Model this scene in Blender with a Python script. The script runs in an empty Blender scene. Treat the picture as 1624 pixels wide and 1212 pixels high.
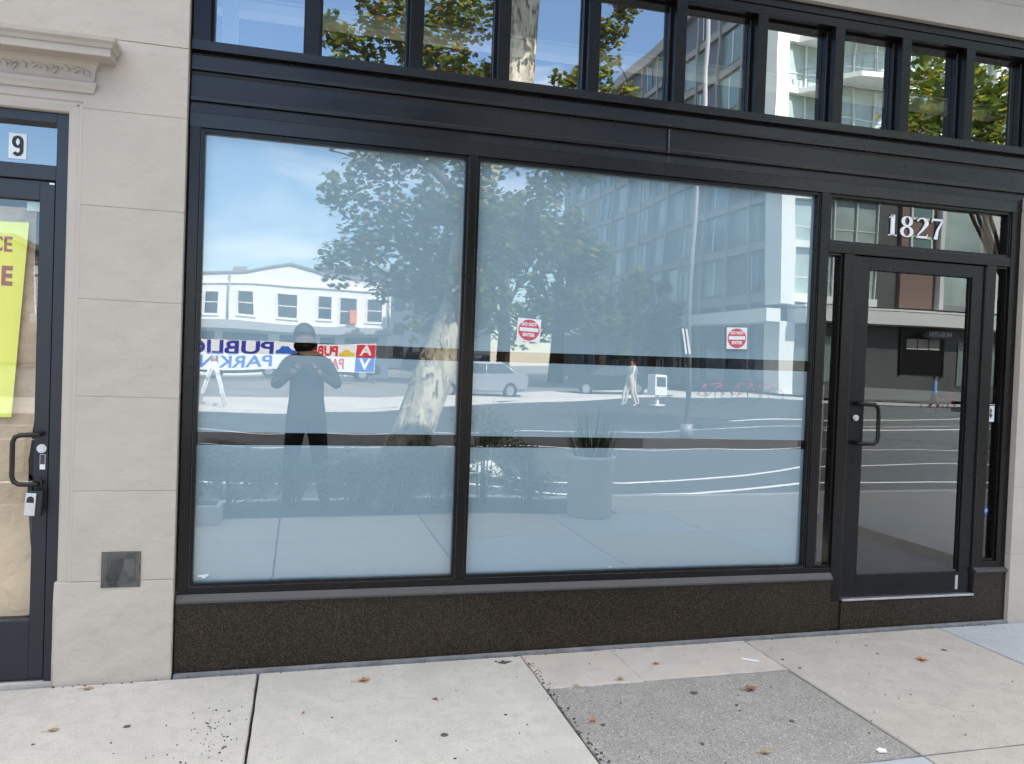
import bpy, bmesh, math, random
from mathutils import Matrix, Vector
R = math.radians
SC = bpy.context.scene
COL = SC.collection

# ------------------------------------------------------------------ camera
YAW, PITCH, ROLL = -0.25574787, -0.01948109, -0.03691581
cam_d = bpy.data.cameras.new("camera")
cam = bpy.data.objects.new("camera", cam_d); COL.objects.link(cam); SC.camera = cam
Rz = Matrix.Rotation(YAW, 3, 'Z'); Rx = Matrix.Rotation(PITCH, 3, 'X'); Ry = Matrix.Rotation(ROLL, 3, 'Y')
M3 = Rz @ Rx @ Ry
right, fwd, up = M3.col[0], M3.col[1], M3.col[2]
cam.matrix_world = Matrix((
    (right.x, up.x, -fwd.x, 0.0), (right.y, up.y, -fwd.y, -4.2),
    (right.z, up.z, -fwd.z, 1.59), (0, 0, 0, 1)))
cam_d.sensor_fit = 'HORIZONTAL'; cam_d.sensor_width = 36.0
cam_d.lens = 1263.7 / 1624 * 36
cam_d.clip_start = 0.01; cam_d.clip_end = 2000

# ------------------------------------------------------------------ light
SUN_EL, SUN_AZ = 42.0, 28.0        # azimuth from +Y towards +X (the sun stands behind the shop)
world = bpy.data.worlds.new("World"); SC.world = world; world.use_nodes = True
nt = world.node_tree; nt.nodes.clear()
def N(nt, typ, **kw):
    n = nt.nodes.new(typ)
    for k, v in kw.items():
        if k.startswith('i_'):
            key = k[2:].replace('_', ' ')
            n.inputs[int(key) if key.isdigit() else key].default_value = v
        else: setattr(n, k, v)
    return n
sky = N(nt, 'ShaderNodeTexSky', sky_type='NISHITA', sun_disc=False, sun_elevation=R(SUN_EL), sun_rotation=R(SUN_AZ))
sky.air_density = 1.0; sky.dust_density = 0.3; sky.ozone_density = 1.2
tc = N(nt, 'ShaderNodeTexCoord')
mp = N(nt, 'ShaderNodeMapping'); mp.inputs['Scale'].default_value = (1.6, 1.6, 5.0); mp.inputs['Location'].default_value = (0.35, 0.0, 0.2)
nt.links.new(tc.outputs['Generated'], mp.inputs['Vector'])
cn = N(nt, 'ShaderNodeTexNoise', i_Scale=1.5, i_Detail=7.0, i_Roughness=0.55); cn.inputs['Distortion'].default_value = 0.5
nt.links.new(mp.outputs[0], cn.inputs['Vector'])
cr = N(nt, 'ShaderNodeValToRGB'); cr.color_ramp.elements[0].position = 0.56; cr.color_ramp.elements[1].position = 0.78
cr.color_ramp.elements[0].color = (0.02, 0.02, 0.02, 1); cr.color_ramp.elements[1].color = (0.85, 0.85, 0.85, 1)
nt.links.new(cn.outputs[0], cr.inputs[0])
mx = N(nt, 'ShaderNodeMixRGB', blend_type='MIX'); mx.inputs[2].default_value = (11.5, 11.2, 10.8, 1)
sx_ = N(nt, 'ShaderNodeSeparateXYZ'); nt.links.new(tc.outputs['Generated'], sx_.inputs[0])
ov = N(nt, 'ShaderNodeMapRange'); ov.inputs[1].default_value = 0.50; ov.inputs[2].default_value = 0.75; ov.inputs[3].default_value = 0.0; ov.inputs[4].default_value = 0.75  # unseen white cloud overhead, added to make the ambient light less blue
nt.links.new(sx_.outputs[2], ov.inputs[0])
mxx = N(nt, 'ShaderNodeMath', operation='MAXIMUM'); nt.links.new(ov.outputs[0], mxx.inputs[0]); nt.links.new(cr.outputs[0], mxx.inputs[1])
nt.links.new(mxx.outputs[0], mx.inputs[0]); hs = N(nt, 'ShaderNodeHueSaturation'); hs.inputs['Saturation'].default_value = 1.14; hs.inputs['Value'].default_value = 1.1; nt.links.new(sky.outputs[0], hs.inputs['Color']); nt.links.new(hs.outputs[0], mx.inputs[1])
bg = N(nt, 'ShaderNodeBackground', i_Strength=0.12); out = N(nt, 'ShaderNodeOutputWorld')
nt.links.new(mx.outputs[0], bg.inputs[0]); nt.links.new(bg.outputs[0], out.inputs[0])
world.cycles.sampling_method = 'MANUAL'; world.cycles.sample_map_resolution = 512

sd = bpy.data.lights.new("sun", 'SUN'); sd.energy = 5.0; sd.angle = R(0.5); sd.color = (1.0, 0.95, 0.87)
sun = bpy.data.objects.new("sun", sd); COL.objects.link(sun)
sdir = Vector((math.sin(R(SUN_AZ)) * math.cos(R(SUN_EL)), math.cos(R(SUN_AZ)) * math.cos(R(SUN_EL)), math.sin(R(SUN_EL))))
sun.rotation_euler = sdir.to_track_quat('Z', 'Y').to_euler()
sun.location = sdir * 60

SC.view_settings.view_transform = 'Standard'; SC.view_settings.look = 'None'
SC.view_settings.gamma = 1.0; SC.view_settings.use_curve_mapping = False
SC.view_settings.exposure = 1.66
SC.cycles.max_bounces = 8; SC.cycles.transparent_max_bounces = 16
SC.cycles.diffuse_bounces = 3; SC.cycles.glossy_bounces = 4
SC.cycles.sample_clamp_indirect = 8.0
SC.cycles.caustics_reflective = False; SC.cycles.caustics_refractive = False

# ------------------------------------------------------------------ mesh helpers
class MB:
    """collects shapes into one mesh"""
    def __init__(s): s.bm = bmesh.new()
    def box(s, x0, x1, y0, y1, z0, z1, mi=0, bev=0.0):
        x0, x1 = min(x0, x1), max(x0, x1); y0, y1 = min(y0, y1), max(y0, y1); z0, z1 = min(z0, z1), max(z0, z1)
        v = [s.bm.verts.new(p) for p in ((x0,y0,z0),(x1,y0,z0),(x1,y1,z0),(x0,y1,z0),(x0,y0,z1),(x1,y0,z1),(x1,y1,z1),(x0,y1,z1))]
        fs = [s.bm.faces.new([v[i] for i in q]) for q in ((0,3,2,1),(4,5,6,7),(0,1,5,4),(1,2,6,5),(2,3,7,6),(3,0,4,7))]
        for f in fs: f.material_index = mi
        if bev > 0:
            es = list({e for f in fs for e in f.edges})
            r = bmesh.ops.bevel(s.bm, geom=es, offset=bev, segments=2, profile=0.7, affect='EDGES', clamp_overlap=True)
            for f in r['faces']: f.material_index = mi
        return s
    def poly(s, pts, mi=0):
        f = s.bm.faces.new([s.bm.verts.new(p) for p in pts]); f.material_index = mi; return s
    def prism(s, pts, axis, a, b, mi=0):
        """pts = outline in the two other axes (order xyz minus axis), extruded a..b along axis"""
        def P(u, v, w):
            return {'x': (w, u, v), 'y': (u, w, v), 'z': (u, v, w)}[axis]
        n = len(pts)
        A = [s.bm.verts.new(P(u, v, a)) for u, v in pts]; B = [s.bm.verts.new(P(u, v, b)) for u, v in pts]
        for i in range(n):
            j = (i + 1) % n; s.bm.faces.new((A[i], A[j], B[j], B[i])).material_index = mi
        s.bm.faces.new(A[::-1]).material_index = mi; s.bm.faces.new(B).material_index = mi
        return s
    def tube(s, pts, rads, seg=10, mi=0, caps=True, flat=None):
        pts = [Vector(p) for p in pts]
        if not hasattr(rads, '__len__'): rads = [rads] * len(pts)
        rings = []; prev = None
        for i, p in enumerate(pts):
            t = (pts[min(i + 1, len(pts) - 1)] - pts[max(i - 1, 0)]).normalized()
            if prev is None:
                a = Vector((0, 0, 1)) if abs(t.z) < 0.9 else Vector((1, 0, 0))
                u = t.cross(a).normalized()
            else: u = (prev - t * prev.dot(t)).normalized()
            prev = u; w = t.cross(u)
            rings.append([s.bm.verts.new(p + (u * math.cos(2*math.pi*k/seg) + w * math.sin(2*math.pi*k/seg)) * rads[i]) for k in range(seg)])
        for i in range(len(rings) - 1):
            for k in range(seg):
                f = s.bm.faces.new((rings[i][k], rings[i][(k+1)%seg], rings[i+1][(k+1)%seg], rings[i+1][k])); f.material_index = mi; f.smooth = True
        if caps:
            s.bm.faces.new(rings[0][::-1]).material_index = mi; s.bm.faces.new(rings[-1]).material_index = mi
        return s
    def cyl(s, c, r, h, axis='z', seg=24, mi=0, r2=None):
        c = Vector(c); d = {'x': Vector((1,0,0)), 'y': Vector((0,1,0)), 'z': Vector((0,0,1))}[axis]
        return s.tube([c, c + d * h], [r, r if r2 is None else r2], seg, mi)
    def lathe(s, c, prof, seg=28, mi=0):
        rings = []
        for r, z in prof:
            rings.append([s.bm.verts.new((c[0] + r*math.cos(2*math.pi*k/seg), c[1] + r*math.sin(2*math.pi*k/seg), c[2] + z)) for k in range(seg)])
        for i in range(len(rings)-1):
            for k in range(seg):
                f = s.bm.faces.new((rings[i][k], rings[i][(k+1)%seg], rings[i+1][(k+1)%seg], rings[i+1][k])); f.smooth = True; f.material_index = mi
        s.bm.faces.new(rings[0][::-1]).material_index = mi; s.bm.faces.new(rings[-1]).material_index = mi
        return s
    def xform(s, M, start=0):
        s.bm.verts.ensure_lookup_table()
        for v in list(s.bm.verts)[start:]: v.co = M @ v.co
        return s
    def build(s, name, mats, parent=None, smooth=False):
        me = bpy.data.meshes.new(name)
        bmesh.ops.recalc_face_normals(s.bm, faces=s.bm.faces)
        s.bm.to_mesh(me); s.bm.free()
        if not isinstance(mats, (list, tuple)): mats = [mats]
        for m in mats: me.materials.append(m)
        if smooth:
            for p in me.polygons: p.use_smooth = True
        o = bpy.data.objects.new(name, me); COL.objects.link(o)
        if parent: o.parent = parent
        return o

def tag(o, label=None, cat=None, group=None, kind=None):
    if label: o['label'] = label
    if cat: o['category'] = cat
    if group: o['group'] = group
    if kind: o['kind'] = kind
    return o
def thing(name, label, cat, loc=(0,0,0), rz=0.0, group=None):
    o = bpy.data.objects.new(name, None); COL.objects.link(o); o.empty_display_size = 0.1
    o.location = loc; o.rotation_euler = (0, 0, rz)
    return tag(o, label, cat, group)
def copy_tree(o, parent=None):
    c = o.copy(); COL.objects.link(c); c.parent = parent
    for ch in list(o.children): copy_tree(ch, c)
    return c
def local(mb, origin):
    return mb.xform(Matrix.Translation(-Vector(origin)))

def text_mb(s, size, extrude=0.002, bold=0.0, sx=1.0, align='CENTER', mi=0, mb=None, M=None):
    cu = bpy.data.curves.new("lettering", 'FONT'); cu.body = s; cu.size = size; cu.extrude = extrude
    cu.offset = bold; cu.align_x = align; cu.align_y = 'CENTER'; cu.resolution_u = 4
    ob = bpy.data.objects.new("lettering", cu); COL.objects.link(ob)
    dg = bpy.context.evaluated_depsgraph_get(); me = bpy.data.meshes.new_from_object(ob.evaluated_get(dg))
    bpy.data.objects.remove(ob); bpy.data.curves.remove(cu)
    mb = mb or MB(); tmp = bmesh.new(); tmp.from_mesh(me)
    T = (M or Matrix.Identity(4)) @ Matrix.Diagonal((sx, 1, 1, 1))
    mp_ = {}
    for v in tmp.verts: mp_[v] = mb.bm.verts.new(T @ v.co)
    for f in tmp.faces:
        try: mb.bm.faces.new([mp_[v] for v in f.verts]).material_index = mi
        except ValueError: pass
    tmp.free(); bpy.data.meshes.remove(me)
    return mb
def onfront(x, y, z, rot=0.0):      # text plane facing the street (-Y)
    return Matrix.Translation((x, y, z)) @ Matrix.Rotation(rot, 4, 'Y') @ Matrix.Rotation(R(90), 4, 'X')
def onback(x, y, z):                # text plane facing the shop (+Y)
    return Matrix.Translation((x, y, z)) @ Matrix.Rotation(R(180), 4, 'Z') @ Matrix.Rotation(R(90), 4, 'X')

# ------------------------------------------------------------------ materials
def mat(name):
    m = bpy.data.materials.new(name); m.use_nodes = True; m.node_tree.nodes.clear()
    o = m.node_tree.nodes.new('ShaderNodeOutputMaterial'); return m, m.node_tree, o
def pbr(name, col, rough=0.6, metal=0.0, var=0.0, vscale=4.0, bump=0.0, bscale=40.0, bdist=0.01, spec=0.5, speck=None, coat=0.0, rvar=0.0, stretch=None):
    """principled material with noise variation of colour and a bump"""
    m, t, o = mat(name)
    p = N(t, 'ShaderNodeBsdfPrincipled', i_Roughness=rough, i_Metallic=metal)
    p.inputs['Base Color'].default_value = (*col, 1); p.inputs['Specular IOR Level'].default_value = spec
    p.inputs['Coat Weight'].default_value = coat; p.inputs['Coat Roughness'].default_value = 0.1
    t.links.new(p.outputs[0], o.inputs[0])
    g = N(t, 'ShaderNodeTexCoord'); vec = g.outputs['Object']
    if stretch:
        q = N(t, 'ShaderNodeMapping'); q.inputs['Scale'].default_value = stretch
        t.links.new(vec, q.inputs[0]); vec = q.outputs[0]
    last = None
    if var > 0:
        n = N(t, 'ShaderNodeTexNoise', i_Scale=vscale, i_Detail=8.0, i_Roughness=0.62); t.links.new(vec, n.inputs['Vector'])
        r = N(t, 'ShaderNodeMapRange'); r.inputs[1].default_value = 0.3; r.inputs[2].default_value = 0.7
        r.inputs[3].default_value = 1 - var; r.inputs[4].default_value = 1 + var
        t.links.new(n.outputs[0], r.inputs[0])
        h = N(t, 'ShaderNodeVectorMath', operation='SCALE'); h.inputs[0].default_value = col
        t.links.new(r.outputs[0], h.inputs['Scale']); last = h.outputs[0]
        if rvar > 0:
            r2 = N(t, 'ShaderNodeMapRange'); r2.inputs[1].default_value = 0.3; r2.inputs[2].default_value = 0.7
            r2.inputs[3].default_value = rough - rvar; r2.inputs[4].default_value = rough + rvar
            t.links.new(n.outputs[0], r2.inputs[0]); t.links.new(r2.outputs[0], p.inputs['Roughness'])
    if speck:
        for (scol, sscale, lo, hi) in speck:
            n = N(t, 'ShaderNodeTexNoise', i_Scale=sscale, i_Detail=3.0, i_Roughness=0.6); t.links.new(vec, n.inputs['Vector'])
            c = N(t, 'ShaderNodeMapRange'); c.inputs[1].default_value = lo; c.inputs[2].default_value = hi
            t.links.new(n.outputs[0], c.inputs[0])
            x = N(t, 'ShaderNodeMixRGB'); x.inputs[2].default_value = (*scol, 1)
            if last is not None: t.links.new(last, x.inputs[1])
            else: x.inputs[1].default_value = (*col, 1)
            t.links.new(c.outputs[0], x.inputs[0]); last = x.outputs[0]
    if last is not None: t.links.new(last, p.inputs['Base Color'])
    if bump > 0:
        n = N(t, 'ShaderNodeTexNoise', i_Scale=bscale, i_Detail=5.0, i_Roughness=0.6); t.links.new(vec, n.inputs['Vector'])
        b = N(t, 'ShaderNodeBump', i_Strength=bump, i_Distance=bdist)
        t.links.new(n.outputs[0], b.inputs['Height']); t.links.new(b.outputs[0], p.inputs['Normal'])
    return m
def glass(name, ior, wave=0.0, wscale=1.2, tint=(1,1,1), rough=0.0, gcol=(1,1,1)):
    """a pane: clear, with a mirror reflection that follows Fresnel"""
    m, t, o = mat(name)
    r0 = ((ior - 1) / (ior + 1)) ** 2
    ge = N(t, 'ShaderNodeNewGeometry'); dt = N(t, 'ShaderNodeVectorMath', operation='DOT_PRODUCT')
    t.links.new(ge.outputs['Incoming'], dt.inputs[0]); t.links.new(ge.outputs['Normal'], dt.inputs[1])
    ab = N(t, 'ShaderNodeMath', operation='ABSOLUTE'); t.links.new(dt.outputs['Value'], ab.inputs[0])
    om = N(t, 'ShaderNodeMath', operation='SUBTRACT'); om.inputs[0].default_value = 1.0; t.links.new(ab.outputs[0], om.inputs[1])
    pw = N(t, 'ShaderNodeMath', operation='POWER'); pw.inputs[1].default_value = 5.0; t.links.new(om.outputs[0], pw.inputs[0])
    fr = N(t, 'ShaderNodeMath', operation='MULTIPLY_ADD'); fr.inputs[1].default_value = 1 - r0; fr.inputs[2].default_value = r0; t.links.new(pw.outputs[0], fr.inputs[0])
    tr = N(t, 'ShaderNodeBsdfTransparent'); tr.inputs[0].default_value = (*tint, 1)
    gl = N(t, 'ShaderNodeBsdfGlossy', i_Roughness=rough); gl.inputs['Color'].default_value = (*gcol, 1)
    mx = N(t, 'ShaderNodeMixShader')
    t.links.new(fr.outputs[0], mx.inputs[0]); t.links.new(tr.outputs[0], mx.inputs[1]); t.links.new(gl.outputs[0], mx.inputs[2])
    t.links.new(mx.outputs[0], o.inputs[0])
    if wave > 0:
        g = N(t, 'ShaderNodeTexCoord'); n = N(t, 'ShaderNodeTexNoise', i_Scale=wscale, i_Detail=1.0, i_Roughness=0.4)
        b = N(t, 'ShaderNodeBump', i_Strength=1.0, i_Distance=wave)
        t.links.new(g.outputs['Object'], n.inputs['Vector']); t.links.new(n.outputs[0], b.inputs['Height'])
        t.links.new(b.outputs[0], gl.inputs['Normal'])
    return m
def leafmat(name, col, trans=0.35):
    m, t, o = mat(name)
    d = N(t, 'ShaderNodeBsdfPrincipled', i_Roughness=0.5); d.inputs['Base Color'].default_value = (*col, 1)
    tl = N(t, 'ShaderNodeBsdfTranslucent'); tl.inputs[0].default_value = (col[0]*2.0, col[1]*1.9, col[2]*0.8, 1)
    mx = N(t, 'ShaderNodeMixShader', i_0=trans)
    g = N(t, 'ShaderNodeTexCoord'); n = N(t, 'ShaderNodeTexNoise', i_Scale=1.7, i_Detail=2.0)
    r = N(t, 'ShaderNodeMapRange'); r.inputs[3].default_value = 0.55; r.inputs[4].default_value = 1.5
    h = N(t, 'ShaderNodeVectorMath', operation='SCALE'); h.inputs[0].default_value = col
    t.links.new(g.outputs['Object'], n.inputs['Vector']); t.links.new(n.outputs[0], r.inputs[0]); t.links.new(r.outputs[0], h.inputs['Scale'])
    t.links.new(h.outputs[0], d.inputs['Base Color'])
    t.links.new(d.outputs[0], mx.inputs[1]); t.links.new(tl.outputs[0], mx.inputs[2]); t.links.new(mx.outputs[0], o.inputs[0])
    return m

M = {}
M['stucco'] = pbr('painted_stucco', (0.478, 0.415, 0.352), 0.7, var=0.05, vscale=2.2, bump=0.8, bscale=9, bdist=0.012, speck=[((0.45,0.39,0.33), 2.0, 0.60, 0.85), ((0.38,0.33,0.28), 28, 0.74, 0.82)])
M['stucco_trim'] = pbr('painted_trim', (0.478, 0.415, 0.352), 0.6, var=0.04, vscale=3, bump=0.3, bscale=30, bdist=0.003)
M['stucco_base'] = pbr('patched_stucco', (0.49, 0.428, 0.365), 0.75, var=0.05, vscale=2.4, bump=0.9, bscale=5, bdist=0.02, speck=[((0.43,0.38,0.33), 6.0, 0.66, 0.85)])
M['metal'] = pbr('black_painted_metal', (0.007, 0.006, 0.006), 0.26, var=0.15, vscale=2.5, rvar=0.05, spec=0.3)
M['metal_header'] = pbr('black_header_metal', (0.008, 0.0065, 0.007), 0.27, var=0.15, vscale=2.5, rvar=0.05, spec=0.45)
M['metal_door'] = pbr('black_door_metal', (0.007, 0.007, 0.008), 0.28, var=0.1, vscale=3, rvar=0.05, spec=0.28)
M['metal_blue'] = pbr('dark_slate_door_metal', (0.018, 0.020, 0.027), 0.33, var=0.1, vscale=3, rvar=0.05, spec=0.45)
M['gasket'] = pbr('black_rubber', (0.008, 0.008, 0.009), 0.6)
M['bead'] = pbr('worn_bead_metal', (0.07, 0.07, 0.078), 0.35, spec=0.7, var=0.3, vscale=12)  # paler metal standing in for the highlight on the bead edges
M['caulk'] = pbr('grey_caulk', (0.09, 0.09, 0.095), 0.6, var=0.2, vscale=30)
M['sill'] = pbr('weathered_sill_metal', (0.05, 0.048, 0.049), 0.5, var=0.15, vscale=9, rvar=0.1)
M['granite'] = pbr('polished_speckled_granite', (0.015, 0.011, 0.007), 0.26, var=0.3, vscale=3.0, speck=[((0.075,0.052,0.030), 150, 0.50, 0.66), ((0.15,0.12,0.08), 230, 0.62, 0.72), ((0.004,0.004,0.004), 110, 0.54, 0.66)], spec=0.35)
M['alum'] = pbr('brushed_aluminium', (0.62, 0.62, 0.64), 0.35, metal=0.9, var=0.1, vscale=20)
M['bronze'] = pbr('dark_bronze_metal', (0.035, 0.03, 0.028), 0.35, metal=0.5)
M['vent'] = pbr('weathered_vent_plate', (0.12, 0.115, 0.105), 0.55, metal=0.3, var=0.25, vscale=18, speck=[((0.045,0.045,0.045), 9, 0.5, 0.62)], bump=0.3, bscale=40, bdist=0.003)
M['damper'] = pbr('dark_stained_plate', (0.05, 0.05, 0.05), 0.6, var=0.4, vscale=30)
M['film'] = pbr('frosted_window_film', (0.315, 0.44, 0.505), 0.9, var=0.012, vscale=1.5, spec=0.0)
M['glass_show'] = glass('display_window_glass', 2.5, wave=0.0040, wscale=1.1, rough=0.007)
M['glass_top'] = glass('transom_glass', 4.1, wave=0.0015, wscale=1.6, tint=(0.93, 0.97, 0.95))
M['glass_door'] = glass('door_glass', 2.0, wave=0.0006, wscale=1.5, tint=(0.93, 0.97, 0.95))
M['glass_left'] = glass('neighbour_door_glass', 1.9, wave=0.001, wscale=1.5)
M['glass_left_top'] = glass('neighbour_transom_glass', 2.9, wave=0.001, wscale=1.5)
M['kraft'] = pbr('brown_kraft_paper', (0.60, 0.45, 0.29), 0.85, var=0.12, vscale=1.8, bump=0.8, bscale=2.3, bdist=0.09, speck=[((0.46,0.34,0.22), 3.2, 0.58, 0.72)])
M['yellow'] = pbr('yellow_sign_paper', (0.83, 0.86, 0.14), 0.7, var=0.05, vscale=3)
M['mauve'] = pbr('faded_red_ink', (0.30, 0.11, 0.13), 0.8)
M['white'] = pbr('white_vinyl', (0.80, 0.81, 0.82), 0.5, var=0.04, vscale=30)
M['black'] = pbr('black_vinyl', (0.012, 0.016, 0.016), 0.5)
M['redvinyl'] = pbr('red_vinyl', (0.55, 0.04, 0.06), 0.5)
M['bluevinyl'] = pbr('blue_vinyl', (0.03, 0.12, 0.5), 0.4)
M['palegreen'] = pbr('pale_green_label', (0.52, 0.64, 0.60), 0.6)
M['in_dark'] = pbr('dark_interior_paint', (0.007, 0.007, 0.007), 0.9, var=0.1, vscale=1)
M['in_grey'] = pbr('grey_interior_paint', (0.10, 0.10, 0.095), 0.9, var=0.1, vscale=1)
M['in_white'] = pbr('white_interior_wall', (0.82, 0.84, 0.82), 0.8, var=0.04, vscale=1.5)
M['in_beam'] = pbr('pale_beam_paint', (0.82, 0.80, 0.68), 0.7, var=0.05, vscale=2)
M['in_pale'] = pbr('pale_interior_floor', (0.80, 0.79, 0.76), 0.7, var=0.05, vscale=2)  # pale colour chosen to bounce sunlight into the room
M['stickerred'] = pbr('faded_red_vinyl', (0.60, 0.10, 0.13), 0.5, var=0.15, vscale=60)
M['in_floor'] = pbr('dark_floor_tile', (0.02, 0.021, 0.022), 0.6, var=0.2, vscale=2)
def concrete(name, col, var=0.1, agg=0.0, stain=(0.30,0.28,0.26), warm=None):
    sp = [(tuple(c*0.84 for c in col), 2.1, 0.55, 0.75), (stain, 45, 0.68, 0.74), (tuple(c*0.90 for c in col), 14.0, 0.50, 0.64), (tuple(c*0.72 for c in col), 150.0, 0.56, 0.66), (tuple(min(0.85, c*1.25) for c in col), 210.0, 0.56, 0.66), (stain, 6.0, 0.71, 0.76)]
    if agg: sp += [(tuple(min(0.8,c*1.9) for c in col), 120, 0.58, 0.64), (tuple(c*0.45 for c in col), 100, 0.58, 0.64)]
    if warm: sp += [(warm, 2.6, 0.45, 0.62)]
    return pbr(name, col, 0.88, var=var, vscale=5.5, bump=0.35, bscale=70, bdist=0.004, speck=sp)
M['conc_light'] = concrete('pale_trowelled_concrete', (0.50, 0.468, 0.42), 0.09)
M['conc_mid'] = concrete('beige_concrete', (0.42, 0.385, 0.34), 0.10)
M['conc_patch'] = concrete('grey_exposed_aggregate', (0.285, 0.265, 0.245), 0.16, agg=1)
M['conc_pink'] = concrete('stained_pinkish_concrete', (0.47, 0.43, 0.39), 0.1, warm=(0.50, 0.43, 0.375))
M['conc_blue'] = concrete('cool_grey_concrete', (0.40, 0.41, 0.43), 0.07)
M['mortar'] = pbr('grey_mortar', (0.20, 0.20, 0.205), 0.9, var=0.3, vscale=12, bump=0.5, bscale=60)
M['dirt'] = pbr('joint_dirt', (0.07, 0.055, 0.045), 0.95, var=0.4, vscale=40)
M['soil'] = pbr('planter_soil', (0.04, 0.03, 0.022), 0.95, var=0.4, vscale=9, bump=0.8, bscale=20, bdist=0.03)
M['asphalt'] = pbr('worn_asphalt', (0.036, 0.037, 0.040), 0.85, var=0.18, vscale=0.6, speck=[((0.08,0.08,0.08), 120, 0.58, 0.72), ((0.025,0.025,0.026), 0.9, 0.55, 0.7)])
M['lot'] = pbr('pale_lot_pavement', (0.20, 0.195, 0.185), 0.9, var=0.2, vscale=0.5)
M['farwalk'] = pbr('far_pavement_concrete', (0.52, 0.50, 0.47), 0.9, var=0.1, vscale=0.7)
M['paint'] = pbr('road_marking_paint', (0.72, 0.72, 0.70), 0.7, var=0.12, vscale=5)
M['planter'] = pbr('planter_concrete', (0.62, 0.61, 0.58), 0.8, var=0.1, vscale=5, bump=0.3, bscale=60)
M['bark'] = pbr('pale_mottled_bark', (0.36, 0.335, 0.265), 0.9, var=0.35, vscale=9, bump=1.0, bscale=14, bdist=0.03, speck=[((0.55,0.52,0.42), 7.0, 0.50, 0.56), ((0.12,0.105,0.08), 15, 0.56, 0.62)], stretch=(1, 1, 0.35))
M['bark_dark'] = pbr('dark_bark', (0.07, 0.055, 0.04), 0.9, var=0.3, vscale=6, bump=0.8, bscale=12)
M['leaf1'] = leafmat('green_leaf', (0.085, 0.115, 0.03), 0.45)
M['leaf2'] = leafmat('dark_green_leaf', (0.045, 0.075, 0.022))
M['leaf3'] = leafmat('yellow_green_leaf', (0.19, 0.19, 0.05), 0.5)
M['leaf4'] = leafmat('browning_leaf', (0.19, 0.095, 0.03))
M['leaf5'] = leafmat('blue_green_leaf', (0.13, 0.20, 0.09))
M['dry1'] = pbr('orange_dry_leaf', (0.40, 0.16, 0.05), 0.8, var=0.3, vscale=40)
M['dry2'] = pbr('brown_dry_leaf', (0.20, 0.10, 0.05), 0.8, var=0.3, vscale=40)
M['dry3'] = pbr('tan_dry_leaf', (0.34, 0.25, 0.13), 0.8, var=0.3, vscale=40)
M['gum'] = pbr('dark_speck', (0.09, 0.08, 0.07), 0.9)
M['wb_wall'] = pbr('white_painted_wall', (0.80, 0.80, 0.79), 0.8, var=0.03, vscale=0.6)
M['wb_shade'] = pbr('grey_painted_band', (0.36, 0.38, 0.40), 0.8, var=0.05, vscale=1)  # grey of the canopy band, downpipes and a distant block
M['winglass'] = pbr('dark_window_glass', (0.03, 0.04, 0.05), 0.08, spec=0.8)
M['blackglass'] = pbr('black_window_glass', (0.004, 0.004, 0.005), 0.2, spec=0.15)
M['roofgrey'] = pbr('roof_coping_grey', (0.25, 0.26, 0.27), 0.7)
M['panel'] = pbr('blue_grey_panel', (0.10, 0.12, 0.15), 0.5, var=0.1, vscale=0.4)
M['panel_pale'] = pbr('pale_facade_panel', (0.72, 0.76, 0.73), 0.5, var=0.04, vscale=0.5)
M['curtain'] = pbr('green_curtain_glass', (0.16, 0.25, 0.24), 0.12, var=0.25, vscale=0.45, spec=0.9)
M['curtain_blue'] = pbr('blue_curtain_glass', (0.09, 0.14, 0.20), 0.08, var=0.4, vscale=0.5, spec=0.9)
M['curtain_pale'] = pbr('pale_green_curtain_glass', (0.36, 0.46, 0.42), 0.2, var=0.3, vscale=0.5, spec=0.9)
def brickmat():
    m, t, o = mat('red_brown_brick'); p = N(t, 'ShaderNodeBsdfPrincipled', i_Roughness=0.85)
    g = N(t, 'ShaderNodeTexCoord'); q = N(t, 'ShaderNodeMapping'); q.inputs['Rotation'].default_value = (R(90), 0, 0)
    b = N(t, 'ShaderNodeTexBrick', i_Scale=3.0); b.inputs['Color1'].default_value = (0.25,0.15,0.12,1); b.inputs['Color2'].default_value = (0.19,0.12,0.10,1); b.inputs['Mortar'].default_value = (0.32,0.29,0.26,1)
    t.links.new(g.outputs['Object'], q.inputs[0]); t.links.new(q.outputs[0], b.inputs['Vector']); t.links.new(b.outputs[0], p.inputs['Base Color']); t.links.new(p.outputs[0], o.inputs[0])
    return m
M['brick'] = brickmat()
M['shop_dark'] = pbr('dark_shopfront', (0.10, 0.105, 0.10), 0.4, var=0.2, vscale=0.4)
M['cloth_dark'] = pbr('dark_navy_cloth', (0.010, 0.012, 0.016), 0.9)
M['cloth_trouser'] = pbr('black_trouser_cloth', (0.008, 0.009, 0.012), 0.9)
M['skin'] = pbr('skin', (0.30, 0.18, 0.13), 0.55)
M['skin_tan'] = pbr('tanned_skin', (0.13, 0.075, 0.05), 0.55)  # skin colour darkened so the photographer reads as a silhouette
M['hair'] = pbr('dark_hair', (0.012, 0.009, 0.008), 0.6)
M['cloth_pale'] = pbr('pale_cloth', (0.62, 0.55, 0.48), 0.9)
M['cloth_blue'] = pbr('light_blue_cloth', (0.25, 0.42, 0.70), 0.9)
M['cloth_grey'] = pbr('grey_cloth', (0.20, 0.20, 0.22), 0.9)
M['carblack'] = pbr('dark_car_paint', (0.02, 0.025, 0.03), 0.2, coat=1.0)
M['carsilver'] = pbr('silver_car_paint', (0.45, 0.47, 0.5), 0.3, metal=0.5, coat=1.0)
M['carwhite'] = pbr('white_car_paint', (0.75, 0.75, 0.75), 0.3, coat=1.0)
M['tyre'] = pbr('tyre_rubber', (0.015, 0.015, 0.015), 0.8)
M['lamp'] = pbr('clear_lens', (0.6, 0.6, 0.6), 0.15)
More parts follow.
